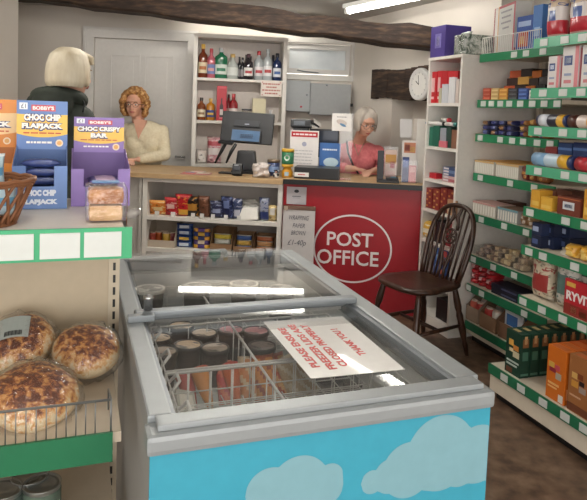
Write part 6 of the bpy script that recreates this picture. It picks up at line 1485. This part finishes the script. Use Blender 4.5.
# ---- customer with a white blonde bob and dark green hooded coat, back towards us
cp_ = W.px(72, 80, Y=3.2)
t = person('customer with a white blonde bob and dark green hooded coat, seen from behind', (cp_.x-.06, 3.22, .045), 0)
hc = Vector((.055, -.01, 1.555)); HR = RE(.10, .10, PI*.80)
body = B(); head(body, hc, HR, 1.0); cap(body, (.02, 0, 1.52), (-.02, .0, 1.38), .052, .06)
body.ell((-.04, 0, 1.28), (.17, .11, .12)); body.ell((-.03, 0, 1.08), (.16, .115, .2)); body.ell((-.03, 0, .9), (.18, .13, .14))
for s_ in (-1, 1):
    limb(body, ((-.03+s_*.095, 0, .88), (-.03+s_*.10, 0, .48), (-.03+s_*.10, 0, .09)), (.09, .06, .042)); cap(body, (-.03+s_*.10, 0, .045), (-.03+s_*.10, .14, .035), .04, .034)
AL = {-1: ((-.20, 0, 1.33), (-.26, .03, 1.06), (-.20, .22, .98)), 1: ((.10, .0, 1.33), (.17, .04, 1.06), (.14, .24, .98))}
for s_ in (-1, 1): limb(body, AL[s_], (.05, .04, .027))
hand(body, AL[-1][2], (.2, .95, -.1), (0, 0, 1), (.9, 0, 0), .6); hand(body, AL[1][2], (-.2, .95, -.1), (0, 0, 1), (-.9, 0, 0), .6)
fuse(body.obj('body', SKIN, t), .0065, 6)
COAT = ramp_mat('dark_green_coat', [(.3, '20261f'), (.7, '30382f')], 12, .75, bump=.08)
b = B(); b.ell((-.04, 0, 1.30), (.205, .145, .12)); b.ell((-.03, 0, 1.12), (.20, .15, .24)); b.ell((-.03, 0, .88), (.235, .17, .22)); b.ell((-.03, 0, 1.405), (.15, .10, .07))
for s_ in (-1, 1): limb(b, AL[s_], (.072, .068, .055))
fuse(b.obj('coat', COAT, t), .011, 10)
b = B()
for k in range(15):
    a = -.35+ (PI+.7)*k/14; x, y = math.cos(a+PI), math.sin(a+PI)
    b.ell((-.005+x*.105, .0+y*.085-.015, 1.425+.025*math.sin(a)), (.042, .038, .038), None, 12)
b.ell((-.01, -.10, 1.385), (.11, .05, .075))
fuse(b.obj('hood', COAT, t), .009, 8)
b = B(); b.tube([(.115, -.04, 1.44), (.14, -.06, 1.40), (.135, -.075, 1.36)], .004, mat('14171a', .5), 6); b.obj('hood_cord', None, t)
b = B()
for s_ in (-1, 1): limb(b, ((-.03+s_*.095, 0, .80), (-.03+s_*.10, 0, .48), (-.03+s_*.10, 0, .11)), (.11, .08, .065))
fuse(b.obj('trousers', mat('23252e', .8), t), .012, 6)
BLOND = ramp_mat('white_blonde_hair', [(.3, 'b5a68a'), (.7, 'e0d8c4')], 16, .5, (1, 1, .22))
b = B(); bob(b, hc, HR, .98, .085); fuse(b.obj('hair', BLOND, t), .0065, 2)
face_parts(t, hc, HR, 1.0, gl=False)
sc = bpy.context.scene
sc.view_settings.view_transform = 'Standard'; sc.view_settings.look = 'None'; sc.view_settings.gamma = 1.0
sc.view_settings.exposure = 0.24; sc.view_settings.use_curve_mapping = False
